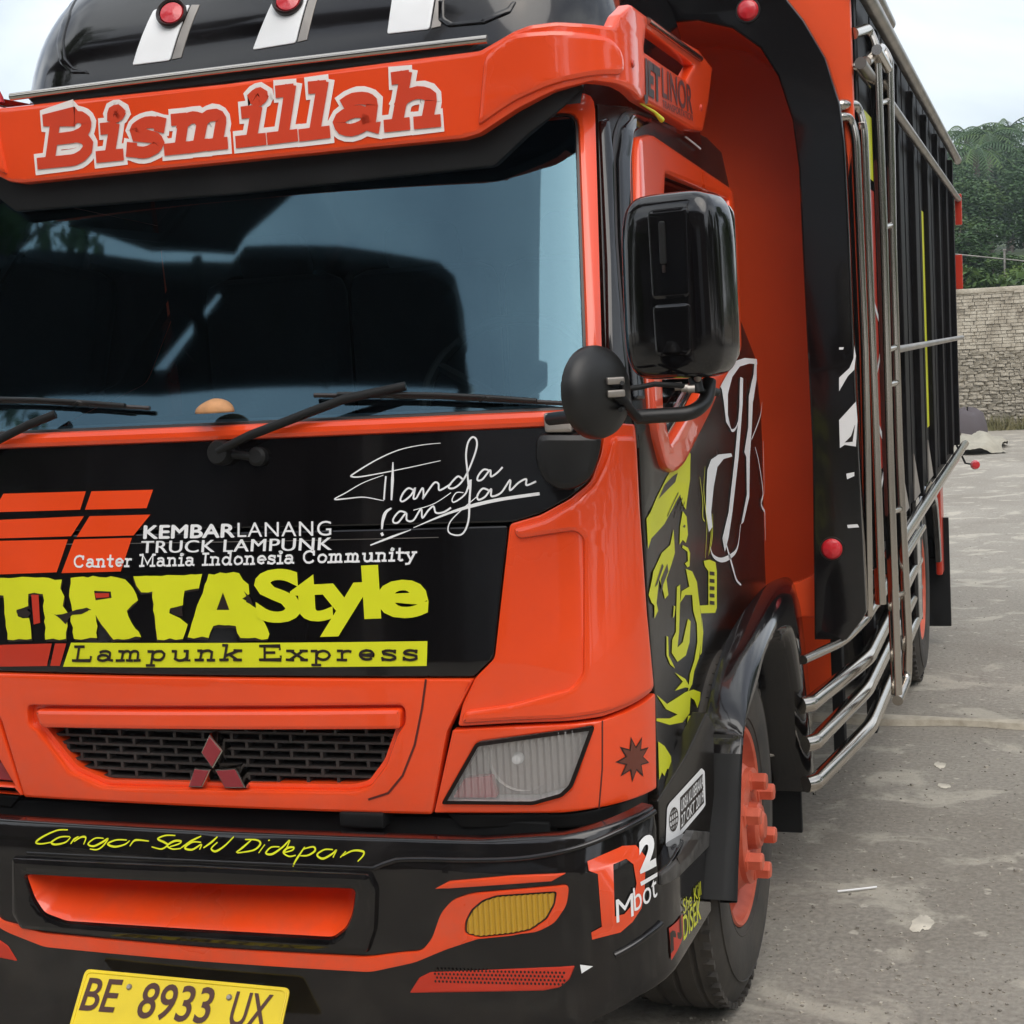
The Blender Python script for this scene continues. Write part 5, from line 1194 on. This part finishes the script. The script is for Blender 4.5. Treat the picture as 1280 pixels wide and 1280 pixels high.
# round mirror seen from behind
rm = empty('round_mirror'); rm.parent = T
rc = at(750, 490, 1, -.16); ax = Vector((.90, -.44, .03)).normalized()
lathe('round_housing', [(0, .024), (.02, .0235), (.045, .019), (.062, .011), (.072, .002), (.0745, -.006), (.0745, -.016), (.070, -.020)], rc, ax, 'satin', rm, 64, 35)
lathe('round_glass', [(0, -.022), (.04, -.020), (.070, -.017)], rc, ax, 'chrome', rm, 48)
tube('round_arm', [at(688, 524, 1, -.03), at(706, 522, 1, -.07), at(724, 521, 1, -.12)], .011, 'satin', rm, seg=10)
tube('round_arm', [rc + ax * .02, at(778, 500, 1, -.16), at(796, 522, 1, -.05)], .008, 'matte', rm, seg=8)
for dz in (.012, -.008): box('clip', rc + ax * .026 + Vector((.005, 0, dz + .004)), (.030, .012, .012), 'steel2', rm, .003, Matrix.Rotation(radians(35), 3, 'Z'))
tube('round_arm', [rc + ax * .028 + Vector((.015, 0, .012)), at(776, 488, 1, -.14)], .004, 'matte', rm, seg=6); tube('round_arm', [rc + ax * .028 + Vector((.01, 0, -.03)), at(782, 508, 1, -.12)], .004, 'matte', rm, seg=6)

# ---- fenders round the front wheels
def fender(sg):
    O_ = [(891, 1128), (889, 1040), (886, 954), (887, 895), (900, 836), (920, 786), (948, 745), (972, 724), (991, 727), (1002, 777), (1014, 881), (1020, 994)]
    I_ = [(915, 1126), (920, 1030), (923, 954), (928, 904), (943, 855), (951, 822), (963, 797), (975, 788), (986, 794), (996, 850), (1006, 926), (1012, 990)]
    O3 = [Vector(p) for p in smooth_line([tuple(at(*p, 0, .85 + .052 * max(0, (i - 5) / 6))) for i, p in enumerate(O_)], 5)]; I3 = [Vector(p) for p in smooth_line([tuple(at(*p, 0, .915)) for p in I_], 5)]
    n = len(O3); path = [Vector((p.y, p.z)) for p in I3]; bm = bmesh.new(); rows = []
    for o, i_ in zip(O3, I3):
        L_ = lambda x, t, e=0: (sg * x, o.y + (i_.y - o.y) * t, o.z + (i_.z - o.z) * t)
        rows.append([bm.verts.new(v) for v in (L_(o.x - .008, .02), L_(o.x, 0), L_(max(o.x + .004, .885), .12), L_(.907, .35), L_(.918, .7), L_(.922, .9), L_(.915, 1), L_(.895, 1.03), L_(.80, 1.05))])
    co_ = [[v.co.copy() for v in r] for r in rows]; bm.free()
    fd = loft('front_fender', co_[11:], M['black'], T, sharp=50); loft('fender_foot', co_[:12], M['matte'], fd, sharp=50)
    # inner liner and mudflap
    bm = bmesh.new(); rows = []
    for i, p in enumerate(path):
        rows.append([bm.verts.new((sg * x, p.x, p.y)) for x in (.90, .5)])
    for a, b in zip(rows, rows[1:]): bm.faces.new((a[0], a[1], b[1], b[0]))
    finish(bm, 'wheel_liner', M['dark'], fd)
    box('mudflap', (sg * .76, 1.40, .36), (.26, .015, .36), 'matte', T, .003)
    for z in (.40, .52, .64): tube('liner_clip', [(sg * .80, 1.31, z), (sg * .88, 1.36, z)], .004, 'steel2', fd, seg=6)
    tube('liner_rib', [(sg * .82, 1.30, .25), (sg * .82, 1.30, .5), (sg * .82, 1.22, .72)], .006, 'matte', fd, seg=6)
    q = [(.02, .66), (.13, .80), (.30, .93), (.60, .99), (.9, 1.0), (1.38, .98), (1.40, .86), (1.2, .84), (.84, .86), (.4, .82), (.2, .7), (.14, .6)]
for sg in (1, -1): fender(sg)
# ---- wheels
def wheel(name, x, y, sg, dual=False, R=.39, nuts=6, zc=.39):
    wh_ = empty(name); wh_.parent = T
    # tyre: outer wall faces sg*x
    W_ = .20 if not dual else .20
    prof = [(.215, .0), (.222, .008), (.245, .016), (.285, .020), (.325, .018), (.355, .006), (.372, -.004)]
    tr = [(.384, -.012), (.388, -.03), (.382, -.034), (.382, -.040), (.389, -.044), (.390, -.075), (.383, -.079), (.383, -.085), (.390, -.089), (.390, -.120), (.383, -.124), (.383, -.130), (.389, -.134), (.388, -.165), (.380, -.178)]
    bk = [(.36, -.195), (.30, -.21), (.24, -.205), (.215, -.19)]
    c = Vector((sg * x, y, zc)); ax = Vector((sg, 0, 0))
    ty = lathe('tyre', [(r * R / .39, h) for r, h in prof + tr + bk], c, ax, 'rubber', wh_, 96, 28)
    bm = bmesh.new()
    for i in range(60):
        a = 2 * pi * i / 60
        for h, rr in ((-.008, .381), (-.176, .379)):
            d = Vector((0, cos(a), sin(a))); box_bm(bm, c + ax * h + d * rr * R / .39, (.022, .02, .012), Matrix(((1, 0, 0), (0, -sin(a), cos(a)), (0, cos(a), sin(a)))).transposed())
    finish(bm, 'tread_lug', M['rubber'], ty, sharp=20)['kind'] = 'stuff'
    bm = bmesh.new()
    for rr in (.236, .330): 
        tube_bm(bm, [c + ax * (.0165 if rr > .3 else .0125) + Vector((0, cos(2 * pi * k_ / 64), sin(2 * pi * k_ / 64))) * rr for k_ in range(65)], .0022, 6, False)
    finish(bm, 'sidewall_ring', M['rubber'], ty)
    if not dual:
        rp = [(.218, .006), (.214, .010), (.206, .006), (.200, -.012), (.192, -.02), (.186, -.05), (.172, -.055), (.150, -.015), (.125, .018), (.125, .030), (.095, .034), (.085, .032), (.070, .030), (.062, .022), (.052, .022), (.050, .044), (.044, .050), (0, .052)]
    else:
        rp = [(.218, .006), (.214, .010), (.206, .006), (.200, -.012), (.19, -.05), (.18, -.10), (.14, -.13), (.11, -.135), (.09, -.13), (.08, -.06), (.06, -.05), (0, -.05)]
    rm_ = lathe('rim', rp, c, ax, 'rim', wh_, 64, 28)
    if not dual:
        for i in range(8):
            a = 2 * pi * i / 8 + .2; d = Vector((0, cos(a), sin(a)))
            bm = bmesh.new(); vs = [bm.verts.new(c + ax * -.026 + d * .158 + ax * (.0) + (Vector((0, -sin(a), cos(a))) * .020 * cos(t) + (d * .92 - ax * .6) * .012 * sin(t))) for t in [2 * pi * k_ / 14 for k_ in range(14)]]
            for v in vs: v.co += ax * .012
            bm.faces.new(vs); finish(bm, 'vent_hole', M['ink'], rm_)
        for i in range(nuts):
            a = 2 * pi * i / nuts + .55; d = Vector((0, cos(a), sin(a))); q = c + d * .100 + ax * .030
            rt = Matrix.Rotation(a, 3, Vector((1, 0, 0)))
            lathe('lug_nut', [(0, .036), (.016, .036), (.0205, .032), (.0205, .006), (.026, .004), (.026, -.004)], q, ax, 'rim', rm_, 6, 20)
        lathe('hub_cap', [(0, .060), (.026, .058), (.032, .052), (.032, .045)], c, ax, 'rim', rm_, 24)
    return wh_
wheel('front_wheel', .848, .77, 1); wheel('front_wheel', .835, .77, -1)
for sg in (1, -1):
    wheel('rear_wheel', .99, 4.10, sg, True); 
    lathe('inner_tyre', [(.2, 0), (.3, .015), (.37, .0), (.388, -.02), (.388, -.17), (.36, -.19), (.2, -.2)], Vector((sg * .75, 4.10, .39)), Vector((sg, 0, 0)), 'rubber', T, 64)
tube('front_axle', [(-.7, .77, .36), (.7, .77, .36)], .05, 'dark', T); tube('rear_axle', [(-.8, 4.1, .39), (.8, 4.1, .39)], .09, 'dark', T)
for sg in (1, -1): box('chassis_rail', (sg * .38, 3.3, .66), (.08, 5.6, .2), 'dark', T)
box('fuel_tank', (.62, 2.45, .50), (.42, .75, .36), 'dark', T, .04); box('battery_box', (-.6, 2.2, .5), (.4, .5, .34), 'dark', T, .03)
# ---- cargo body
X = 1.06; Y0, Y1 = 1.50, 6.15; ZB, ZT = .83, 2.31
FP = FACE(1.45)
# orange inner bulkhead and front board
box('bulkhead', (0, 1.80, 1.60), (1.90, .03, 2.30), 'orange2', T, .004)
xb = FACE(1.52).hit(1064, 60)[0]; out_ = rnd([(-xb + .02, .72), (xb - .02, .72), (xb - .02, 1.85), (xb, 1.95), (xb, 2.78), (-xb, 2.78), (-xb, 1.95), (-xb + .02, 1.85)], .01)
inn_o = clean(rnd([(.985, .80), (.985, 1.95), (.90, 2.26), (.60, 2.44), (-.60, 2.44), (-.90, 2.26), (-.985, 1.95), (-.985, .80)], .18, 8))
FB = FACE(1.52)
plate('front_board', FB, out_, -.03, .0, .003, 'orange2', T, holes=[inn_o], su=None)
# black arch standing in front of it
o_px = px(FP, [(1058, 798), (1078, 775), (1083, 765), (1079, 680), (1075, 600), (1068, 450), (1062, 300), (1056, 180), (1050, 130), (1032, 72), (1005, 25), (985, 0)])
o_px[0] = (o_px[0][0], .672); oR = o_px + [(.85, 2.40), (.70, 2.47)]
i_px = px(FP, [(1018, 800), (1015, 560), (1006, 380), (1003, 320), (998, 210), (990, 150), (972, 95), (950, 60), (915, 35), (872, 25)])
iR = i_px + [(.60, 2.25)]
archo = oR + mir(oR)[::1]
arch_loop = clean(oR + [(.0, 2.48)] + mir(oR) + mir(i_px)[::-1][::-1] if False else oR + [(0, 2.48)] + mir(oR)[:: 1] + [(-a, b) for a, b in i_px] + [(0, 2.27)] + i_px[::-1])
arch = plate('arch', FP, arch_loop, -.05, .0, .006, 'black', T, su=None)
# inner curved wall between arch and bulkhead
bm = bmesh.new(); full = i_px + [(0, 2.27)] + [(-a, b) for a, b in i_px[::-1]]
a_ = [bm.verts.new((s, 1.46, z)) for s, z in full]; b_ = [bm.verts.new((s * .985, 1.79, z - .01)) for s, z in full]
for p, q, r, s in zip(a_, a_[1:], b_[1:], b_): bm.faces.new((p, q, r, s))
finish(bm, 'arch_lining', M['orange2'], T, sharp=60)
for p in ((935, 13), (1040, 686)):
    for sg in (1, -1):
        h = FP.hit(*p); c = FP.pos(sg * h[0], h[1], .0); l_ = lathe('marker_lamp', [(0, .004), (.030, .004), (.031, .0)], c, (0, -1, 0), 'ink', arch, 32)
        lathe('lamp_lens', [(0, .016), (.012, .015), (.022, .011), (.0265, .004)], c, (0, -1, 0), 'redlamp', l_, 32)
# white edge marks on the arch
AP = lambda pts: px(FP, pts)
decal('white_mark', FP, [AP([(1068, 432), (1070, 445), (1068, 462), (1060, 470), (1049, 489), (1049, 472), (1062, 460), (1067, 448)]), AP([(1049, 525), (1070, 502), (1072, 525), (1070, 558), (1056, 556), (1050, 560)]), AP([(1058, 592), (1068, 590), (1068, 595), (1059, 599)]), AP([(1059, 656), (1072, 655), (1074, 659), (1060, 660)]), AP([(1049, 434), (1055, 434), (1054, 437), (1049, 437)])], .002, 'white', arch, su=None, split=True)
decal('white_mark_core', FP, [AP([(1069, 530), (1064, 545), (1056, 553), (1066, 552)])], .0026, 'ink', arch, su=None)
# body underside edge bar, step pipes
tube('sill_pipe', [(.925, 1.28, .655), (1.0, 1.47, .665), (1.045, 1.62, .70), (1.05, 3.6, .70)], .012, 'chrome', T, fr=.05, seg=12)
sp = empty('side_guard'); sp.parent = T
for (p0, zk) in (((1013, 880), .600), ((1018, 928), .480), ((1019, 978), .345)):
    A = at(*p0, 1, 1.28); kk = {.600: (1085, 822), .480: (1083, 862), .345: (1088, 908)}[zk]; K = at(*kk, 1, 1.78)
    ze = {.600: (1147, 700), .480: (1147, 734), .345: (1147, 768)}[zk]; E_ = at(*ze, 0, K.x)
    tube('guard_pipe', [A + Vector((-.02, -.02, 0)), A, K, Vector((K.x, E_.y, E_.z))], .021, 'chrome', sp, fr=.05, seg=16)
K = at(1088, 775, 1, 1.78); E_ = at(1147, 664, 0, K.x)
tube('guard_pipe', [(K.x, 1.9, E_.z), (K.x, E_.y, E_.z)], .021, 'chrome', sp, seg=16)
for y in (2.2, 2.9): box('guard_post', (.99, y, .5), (.03, .05, .50), 'matte', sp, .004)
box('guard_post', (.96, 1.66, .52), (.03, .05, .42), 'matte', sp, .004)
# chrome hoops beside the arch
def hoop(pts, r, nm='hoop'): return tube(nm, pts, r, 'chrome', T, fr=.035, seg=14)
H = lambda a, b, y: at(a, b, 1, y)
hoop([H(1052, 131, 1.47) + Vector((-.03, .04, 0)), H(1052, 131, 1.49), H(1070, 131, 1.60), H(1078, 160, 1.60), H(1088, 420, 1.60), H(1101, 755, 1.60)], .0145)
hoop([H(1050, 146, 1.44) + Vector((-.03, .05, 0)), H(1051, 146, 1.47), H(1062, 146, 1.52), H(1069, 170, 1.52), H(1080, 430, 1.52), H(1083, 560, 1.52), H(1086, 770, 1.52)], .0115)
for b in (640,): box('hoop_clamp', H(1080, b, 1.53), (.035, .02, .02), 'chrome', T, .003)
box('hoop_clamp', H(1077, 158, 1.6), (.02, .03, .02), 'chrome', T, .003)
# ladder
ld = empty('ladder'); ld.parent = T
tube('ladder_rail', [H(1066, 42, 1.56), H(1084, 36, 1.75), H(1094, 60, 1.75), H(1103, 300, 1.75), H(1110, 560, 1.75), H(1121, 868, 1.75)], .0150, 'chrome', ld, fr=.04, seg=14)
tube('ladder_rail', [H(1082, 78, 1.60), H(1101, 60, 1.9), H(1110, 75, 1.9), H(1114, 300, 1.9), H(1122, 560, 1.9), H(1134, 800, 1.9), H(1133, 850, 1.9), H(1122, 876, 1.76)], .0150, 'chrome', ld, fr=.03, seg=14)
for k_, b in enumerate((130, 285, 438, 482, 640, 745)):
    t = (b - 60) / 800; tube('rung', [H(1094 + 27 * t, b, 1.75), H(1107 + 26 * t, b - 4, 1.9)], .009, 'chrome', ld, seg=10)
tube('ladder_stay', [H(1070, 82, 1.60) - Vector((.08, 0, 0)), H(1070, 82, 1.60), H(1092, 108, 1.78)], .012, 'chrome', ld, seg=10)
tube('ladder_stay', [H(1096, 62, 1.66), H(1109, 85, 1.86)], .014, 'chrome', ld, seg=10)
tube('ladder_stay', [(.99, 1.9, .8), (1.10, 1.8, .78)], .01, 'chrome', ld, seg=8)
# bodywork side: planks between posts, rails
BS = SIDE(X)
bod = empty('cargo_body'); bod.parent = T
npk = 26; wdp = (Y1 - Y0 - .02) / npk
for sg in (1, -1):
    for k_ in range(npk):
        yy = Y0 + .02 + (k_ + .5) * wdp
        box('plank', (sg * (X - .03 - .003 * (k_ % 2)), yy, (ZB + 2.415) / 2), (.025, wdp - .006, 2.415 - ZB), 'board', bod, .003)
    for k_, z in enumerate((2.165, 2.235)): box('slat', (sg * (X - .04), (Y0 + Y1) / 2 + .08, z), (.018, Y1 - Y0 - .14, .045), 'board', bod, .003)
    ys = [1.62, 2.2, 2.85, 3.5, 4.2, 4.9, 5.5, 6.12]
    for yy in ys: box('post', (sg * (X - .012), yy, (ZB + ZT) / 2), (.035, .05, ZT - ZB), 'board', bod, .005)
    for z, r, m_ in ((ZT, .021, 'steel2'), (2.11, .015, 'steel2'), (1.392, .011, 'steel2'), (ZB - .0, .020, 'chrome')):
        tube('side_rail', [(sg * (X + .028), Y0 if z > 2 else Y0 + .4, z), (sg * (X + .028), Y1 + .03, z)], r, m_, bod, seg=12)
box('tailgate', (0, Y1, 1.55), (2.06, .04, 1.44), 'board', bod); box('load_floor', (0, (1.9 + Y1) / 2, .80), (2.04, Y1 - 1.9, .06), 'dark', bod)
box('front_wall', (0, 1.84, 1.5), (2.0, .03, 1.5), 'board', bod)
tube('roof_rail', [(1.02, 1.7, 2.44), (1.06, 2.2, 2.42)], .03, 'steel2', bod)
P0, P1_ = at(1078, -40, 0, 1.0), at(1112, 30, 0, 1.0); tube('roof_rail', [P0, P1_], .022, 'steel2', bod)
box('roof_sheet', (0, 1.9, 2.6), (1.9, .5, .03), 'board', bod) if False else None
# painted lettering of the side panels, seen at a steep angle
SPf = SIDE(X - .0165)
def dec(y0, y1, z0_, z1_, m, k=0): decal('side_stripe', SPf, [[(y0, z0_), (y1, z0_), (y1 + .02, z1_), (y0 + .02, z1_)]], .0012 + k * .0004, m, bod, su=None)
dec(1.95, 2.35, 1.05, 1.62, 'redfill'); dec(2.05, 2.3, 1.62, 1.85, 'redfill', 1); dec(1.95, 2.3, 1.88, 2.06, 'yellow'); dec(2.6, 2.66, .95, 1.9, 'redfill')
dec(4.05, 4.22, 1.05, 1.92, 'yellow'); dec(1.66, 1.82, .95, 1.9, 'darkred', 1); dec(2.68, 2.74, 1.0, 1.3, 'white', 1); dec(4.3, 4.40, .98, 1.30, 'white')
strokes('side_scroll', SPf, [([(2.1 + .16 * sin(q * 1.1), 1.0 + .06 * q) for q in range(12)], .02), ([(4.35 + .1 * sin(q), .95 + .05 * q) for q in range(10)], .02)], 'white', bod, .003, su=None)
# grey brackets above the sill rail
for yy in (2.55, 3.05, 3.75):
    q = [(yy, .86), (yy + .26, .86), (yy + .02, 1.02)]; plate('bracket', SIDE(X + .002), q, 0, .004, 0, 'steel2', bod, su=None, back=True)
# rear fenders and mud flaps
for sg in (1, -1):
    path = fillet([(3.50, .36), (3.52, .62), (3.66, .76), (3.95, .83), (4.3, .83), (4.6, .72), (4.72, .52), (4.74, .42)], .08, 5); n = len(path)
    prof = [(.80, 0), (1.00, .0), (1.035, -.01), (1.045, -.03), (1.04, -.055), (1.02, -.06)]; path = [Vector((a[0], a[1])) for a in path]; bm = bmesh.new(); rows = []
    for i, p in enumerate(path):
        d = (path[min(n - 1, i + 1)] - path[max(0, i - 1)]).normalized(); nv_ = Vector((-d.y, d.x)); rows.append([bm.verts.new((sg * x, p.x + nv_.x * o, p.y + nv_.y * o)) for x, o in prof])
    for a, b in zip(rows, rows[1:]):
        for j in range(len(prof) - 1): bm.faces.new((a[j], a[j + 1], b[j + 1], b[j]))
    finish(bm, 'rear_fender', M['black'], T, sharp=50)
    box('front_skirt', (sg * 1.03, 3.44, .60), (.03, .16, .46), 'black', T, .01)
    box('rear_mudflap', (sg * .92, 4.86, .34), (.30, .02, .5), 'matte', T, .003)
    box('tail_skirt', (sg * 1.03, 4.84, .55), (.03, .18, .42), 'redfill', T, .01)
# red reflectors on arms at the tail
for (a, b) in ((1198, 262), (1199, 340)):
    c = at(a, b, 1, Y1 + .03); rf = box('tail_reflector', c, (.035, .03, .16 if b < 300 else .18), 'redfill', bod, .004)
c = at(1219, 581, 1, Y1 + .02); tube('lamp_arm', [(1.04, Y1, .84), (c.x - .05, c.y, c.z + .01), (c.x, c.y, c.z)], .006, 'matte', bod, seg=6)
lathe('tail_lamp', [(0, -.025), (.02, -.02), (.026, 0), (.02, .02), (0, .025)], c, (.3, -1, 0), 'redlamp', bod, 20)

# ---- object lying on the dashboard
P_ = at(283, 512, 1, .155)
o = sbox('dried_gourd', (0, 0, 0), (.038, .026, .018), (.9, .9), 'tan', None, None, -.1, 24, 16); o.location = FR.pos(*FR.hit(280, 512), .036)
for v in o.data.vertices: v.co.z = max(-.004, v.co.z * (1.25 - .5 * max(0, -v.co.x / .038)))
tag(o, 'rounded tan dried gourd lying against the foot of the windscreen just above the wiper pivot', 'gourd')
box('dash_top', (0, .21, P_.z - .030), (1.3, .20, .012), 'dash', T, .004)


# ---- unseen objects added before the truck to shape paint and windscreen reflections
def refl_at(pxy, zz):
    s, z = FR.hit(*pxy); P0 = FR.pos(s, z); du = FR.pos(s + .01, z) - FR.pos(s - .01, z); dv = FR.pos(s, z + .01) - FR.pos(s, z - .01); n_ = du.cross(dv).normalized()
    d = (P0 - CAM).normalized(); r = d - 2 * d.dot(n_) * n_; t = (zz - P0.z) / r.z; p = P0 + r * t; return (p.x, p.y)
ZC = 4.6
PLAN = Flat((0, 0, ZC), (1, 0, 0), (0, 1, 0))
sh = empty('reflection_silhouette', (-3, -3, 0)); tag(sh, 'added roof-like shed in front of the truck, seen only mirrored in the windscreen', 'silhouette')  # added roof, out of view, standing in for the windscreen's dark reflections
def in_sh(o): o.parent = sh; o.location = Vector(o.location) - Vector((-3, -3, 0)); return o
rp = [refl_at(p, ZC) for p in [(-60, 352), (0, 326), (30, 318), (190, 334), (285, 334), (302, 314), (420, 314), (545, 334), (566, 352), (576, 395), (584, 478), (400, 474), (200, 486), (0, 492), (-60, 494)]]  # outline traced back from the dark shapes mirrored in the windscreen
gap = [refl_at(p, ZC) for p in [(166, 486), (206, 484), (292, 348), (276, 340)]]
in_sh(plate('silhouette_panel', PLAN, rp, -.05, .05, .0, 'dark', None, su=None, back=False, holes=[[refl_at(p, ZC) for p in [(182, 470), (202, 468), (282, 362), (276, 358)]]]))  # slot lets a light band show in the mirrored dark shape
bmx = [refl_at(p, ZC) for p in [(75, 293), (200, 260), (352, 242), (384, 234), (300, 308), (286, 330), (180, 326)]]
in_sh(plate('silhouette_panel', Flat((0, 0, ZC), (1, 0, 0), (0, 1, 0)), bmx, .08, .12, .0, 'dark', None, su=None))
for i in range(5):
    a = Vector((*rp[13], ZC - .1)).lerp(Vector((*rp[10], ZC - .1)), i / 4); b = Vector((*rp[1], ZC - .1)).lerp(Vector((*rp[8], ZC - .1)), i / 4)
    in_sh(tube('silhouette_bar', [a, b], .04, 'dark', seg=6))
for p in (rp[0], rp[14], rp[10]): in_sh(tube('post', [(p[0], p[1], 0), (p[0], p[1], ZC - .05)], .05, 'steel2', seg=8))
c_ = refl_at((20, 255), 8.0); me, tm = tproto[1]
r = empty('added_reflected_tree', (c_[0], c_[1], 0), .5); r.scale = (.62, .62, 1.15); link('crown', me, None, r); link('trunk', tm, None, r)  # unseen tree added to darken one corner of the windscreen reflection
tag(r, 'unseen tall tree added over the shed in front of the truck, mirrored in the windscreen', 'tree')
# a dark box truck added further back, unseen, to darken the paint reflections
pt = empty('added_dark_truck', (-3.6, -8.2, 0)); tag(pt, 'unseen dark box truck added facing this one to darken the black paint reflections', 'truck')
def pb(n, c, s, m, b=.05): return box(n, c, s, m, pt, b)
pb('box_body', (0, -1.6, 2.1), (2.3, 5.2, 2.5), 'board'); pb('cab', (0, 2.0, 1.45), (1.9, 1.5, 1.7), 'satin', .12); pb('bumper', (0, 2.8, .55), (1.95, .2, .4), 'steel2')
pb('windscreen', (0, 2.76, 1.75), (1.6, .03, .62), 'sideglass', .01); pb('chassis', (0, -.6, .72), (.9, 5.6, .2), 'dark')
for x in (-.7, .7): pb('headlight', (x, 2.77, .95), (.3, .04, .2), 'silver', .01)
for x, y in ((-.95, 1.7), (.95, 1.7), (-.95, -2.4), (.95, -2.4)): lathe('wheel', [(0, .02), (.2, .02), (.22, 0), (.38, .02), (.4, -.02), (.4, -.2), (.3, -.22)], Vector((x, y, .4)), Vector((1 if x > 0 else -1, 0, 0)), 'rubber', pt, 24)
k_ = 0; ORD2 = 'first second third fourth fifth sixth seventh eighth ninth tenth eleventh twelfth thirteenth fourteenth fifteenth sixteenth seventeenth eighteenth'.split()
for az in list(range(-78, 100, 11)):  # unseen ring of trees added as a dark horizon for the paint to mirror
    a = radians(180 + az); d = 15 + (k_ * 7 % 5); x, y = 1.5 + sin(a) * -d, cos(a) * d - 1
    v_ = k_ % 5; me, tm = tproto[v_]; r = empty('added_yard_tree', (x, y, -.4), k_); s_ = .62 + .1 * (k_ * 3 % 4); r.scale = (s_ * 1.2, s_ * 1.2, s_)
    link('crown', me, None, r); link('trunk', tm, None, r); tag(r, f'{LOOK[v_]} tree at the yard edge, {ORD2[k_]} from the left, added unseen to darken reflections', 'tree', 'unseen trees added behind the camera'); k_ += 1
# unseen trees added along the kerb side to darken side reflections
for i, (x, y) in enumerate([(11, -7), (12, -2), (11.5, 3), (12.5, 8), (11, 13), (13, 18)]):
    me, tm = tproto[i % 5]; r = empty('added_kerb_tree', (x, y, -.5), i * 1.3); r.scale = (1.1, 1.1, .95); link('crown', me, None, r); link('trunk', tm, None, r)
    tag(r, f'{LOOK[i % 5]} tree beside the yard, {ORD2[i]} along the door side, added unseen to darken reflections', 'tree', 'unseen trees added along the side')
# a tall plain warehouse added unseen to dim front light and darken reflections
wm = mat('blocker_wall', (.085, .07, .06), .9, bump=.2, bscale=3, var=.3, vscale=.6)
shut_ = mat('pale_mirrored_door', (.42, .43, .44), .5, var=.1, vscale=2)  # pale doors added so the black paint mirrors light upright streaks
wh_ = empty('blocker', (-5, -13, 0)); tag(wh_, 'tall dull brown warehouse added behind the camera to dim front light and reflections', 'blocker')
box('wall', (0, -4, 3.6), (24, 8, 7.2), wm, wh_, .02); box('roof', (0, -4, 7.45), (25, 9, .4), 'dark', wh_, .02); box('plinth', (0, .03, .3), (24, .1, .6), 'joint', wh_, .01)
for x in (-8, -2, 4):
    d_ = box('door', (x, .03, 2.0), (2.6, .08, 4.0), shut_, wh_, .02); box('door_rail', (x, .10, 4.1), (4.2, .08, .12), 'steel2', d_, .01)
for x in range(-10, 12, 4): f_ = box('window', (x, .03, 5.6), (1.6, .08, .9), 'steel2', wh_, .02); box('pane', (x, .08, 5.6), (1.4, .02, .7), 'sideglass', f_, .0)
# ---- air
hz = bpy.data.materials.new('haze'); hz.use_nodes = True; t = hz.node_tree; t.nodes.remove(t.nodes['Principled BSDF'])
pv = t.nodes.new('ShaderNodeVolumePrincipled'); pv.inputs['Color'].default_value = (.80, .88, 1, 1); pv.inputs['Density'].default_value = .0014; pv.inputs['Anisotropy'].default_value = .3
t.links.new(pv.outputs[0], t.nodes['Material Output'].inputs['Volume'])
bm = bmesh.new(); box_bm(bm, (0, 41, 9), (126, 150, 20)); tag(finish(bm, 'haze', hz, sharp=10), kind='stuff')
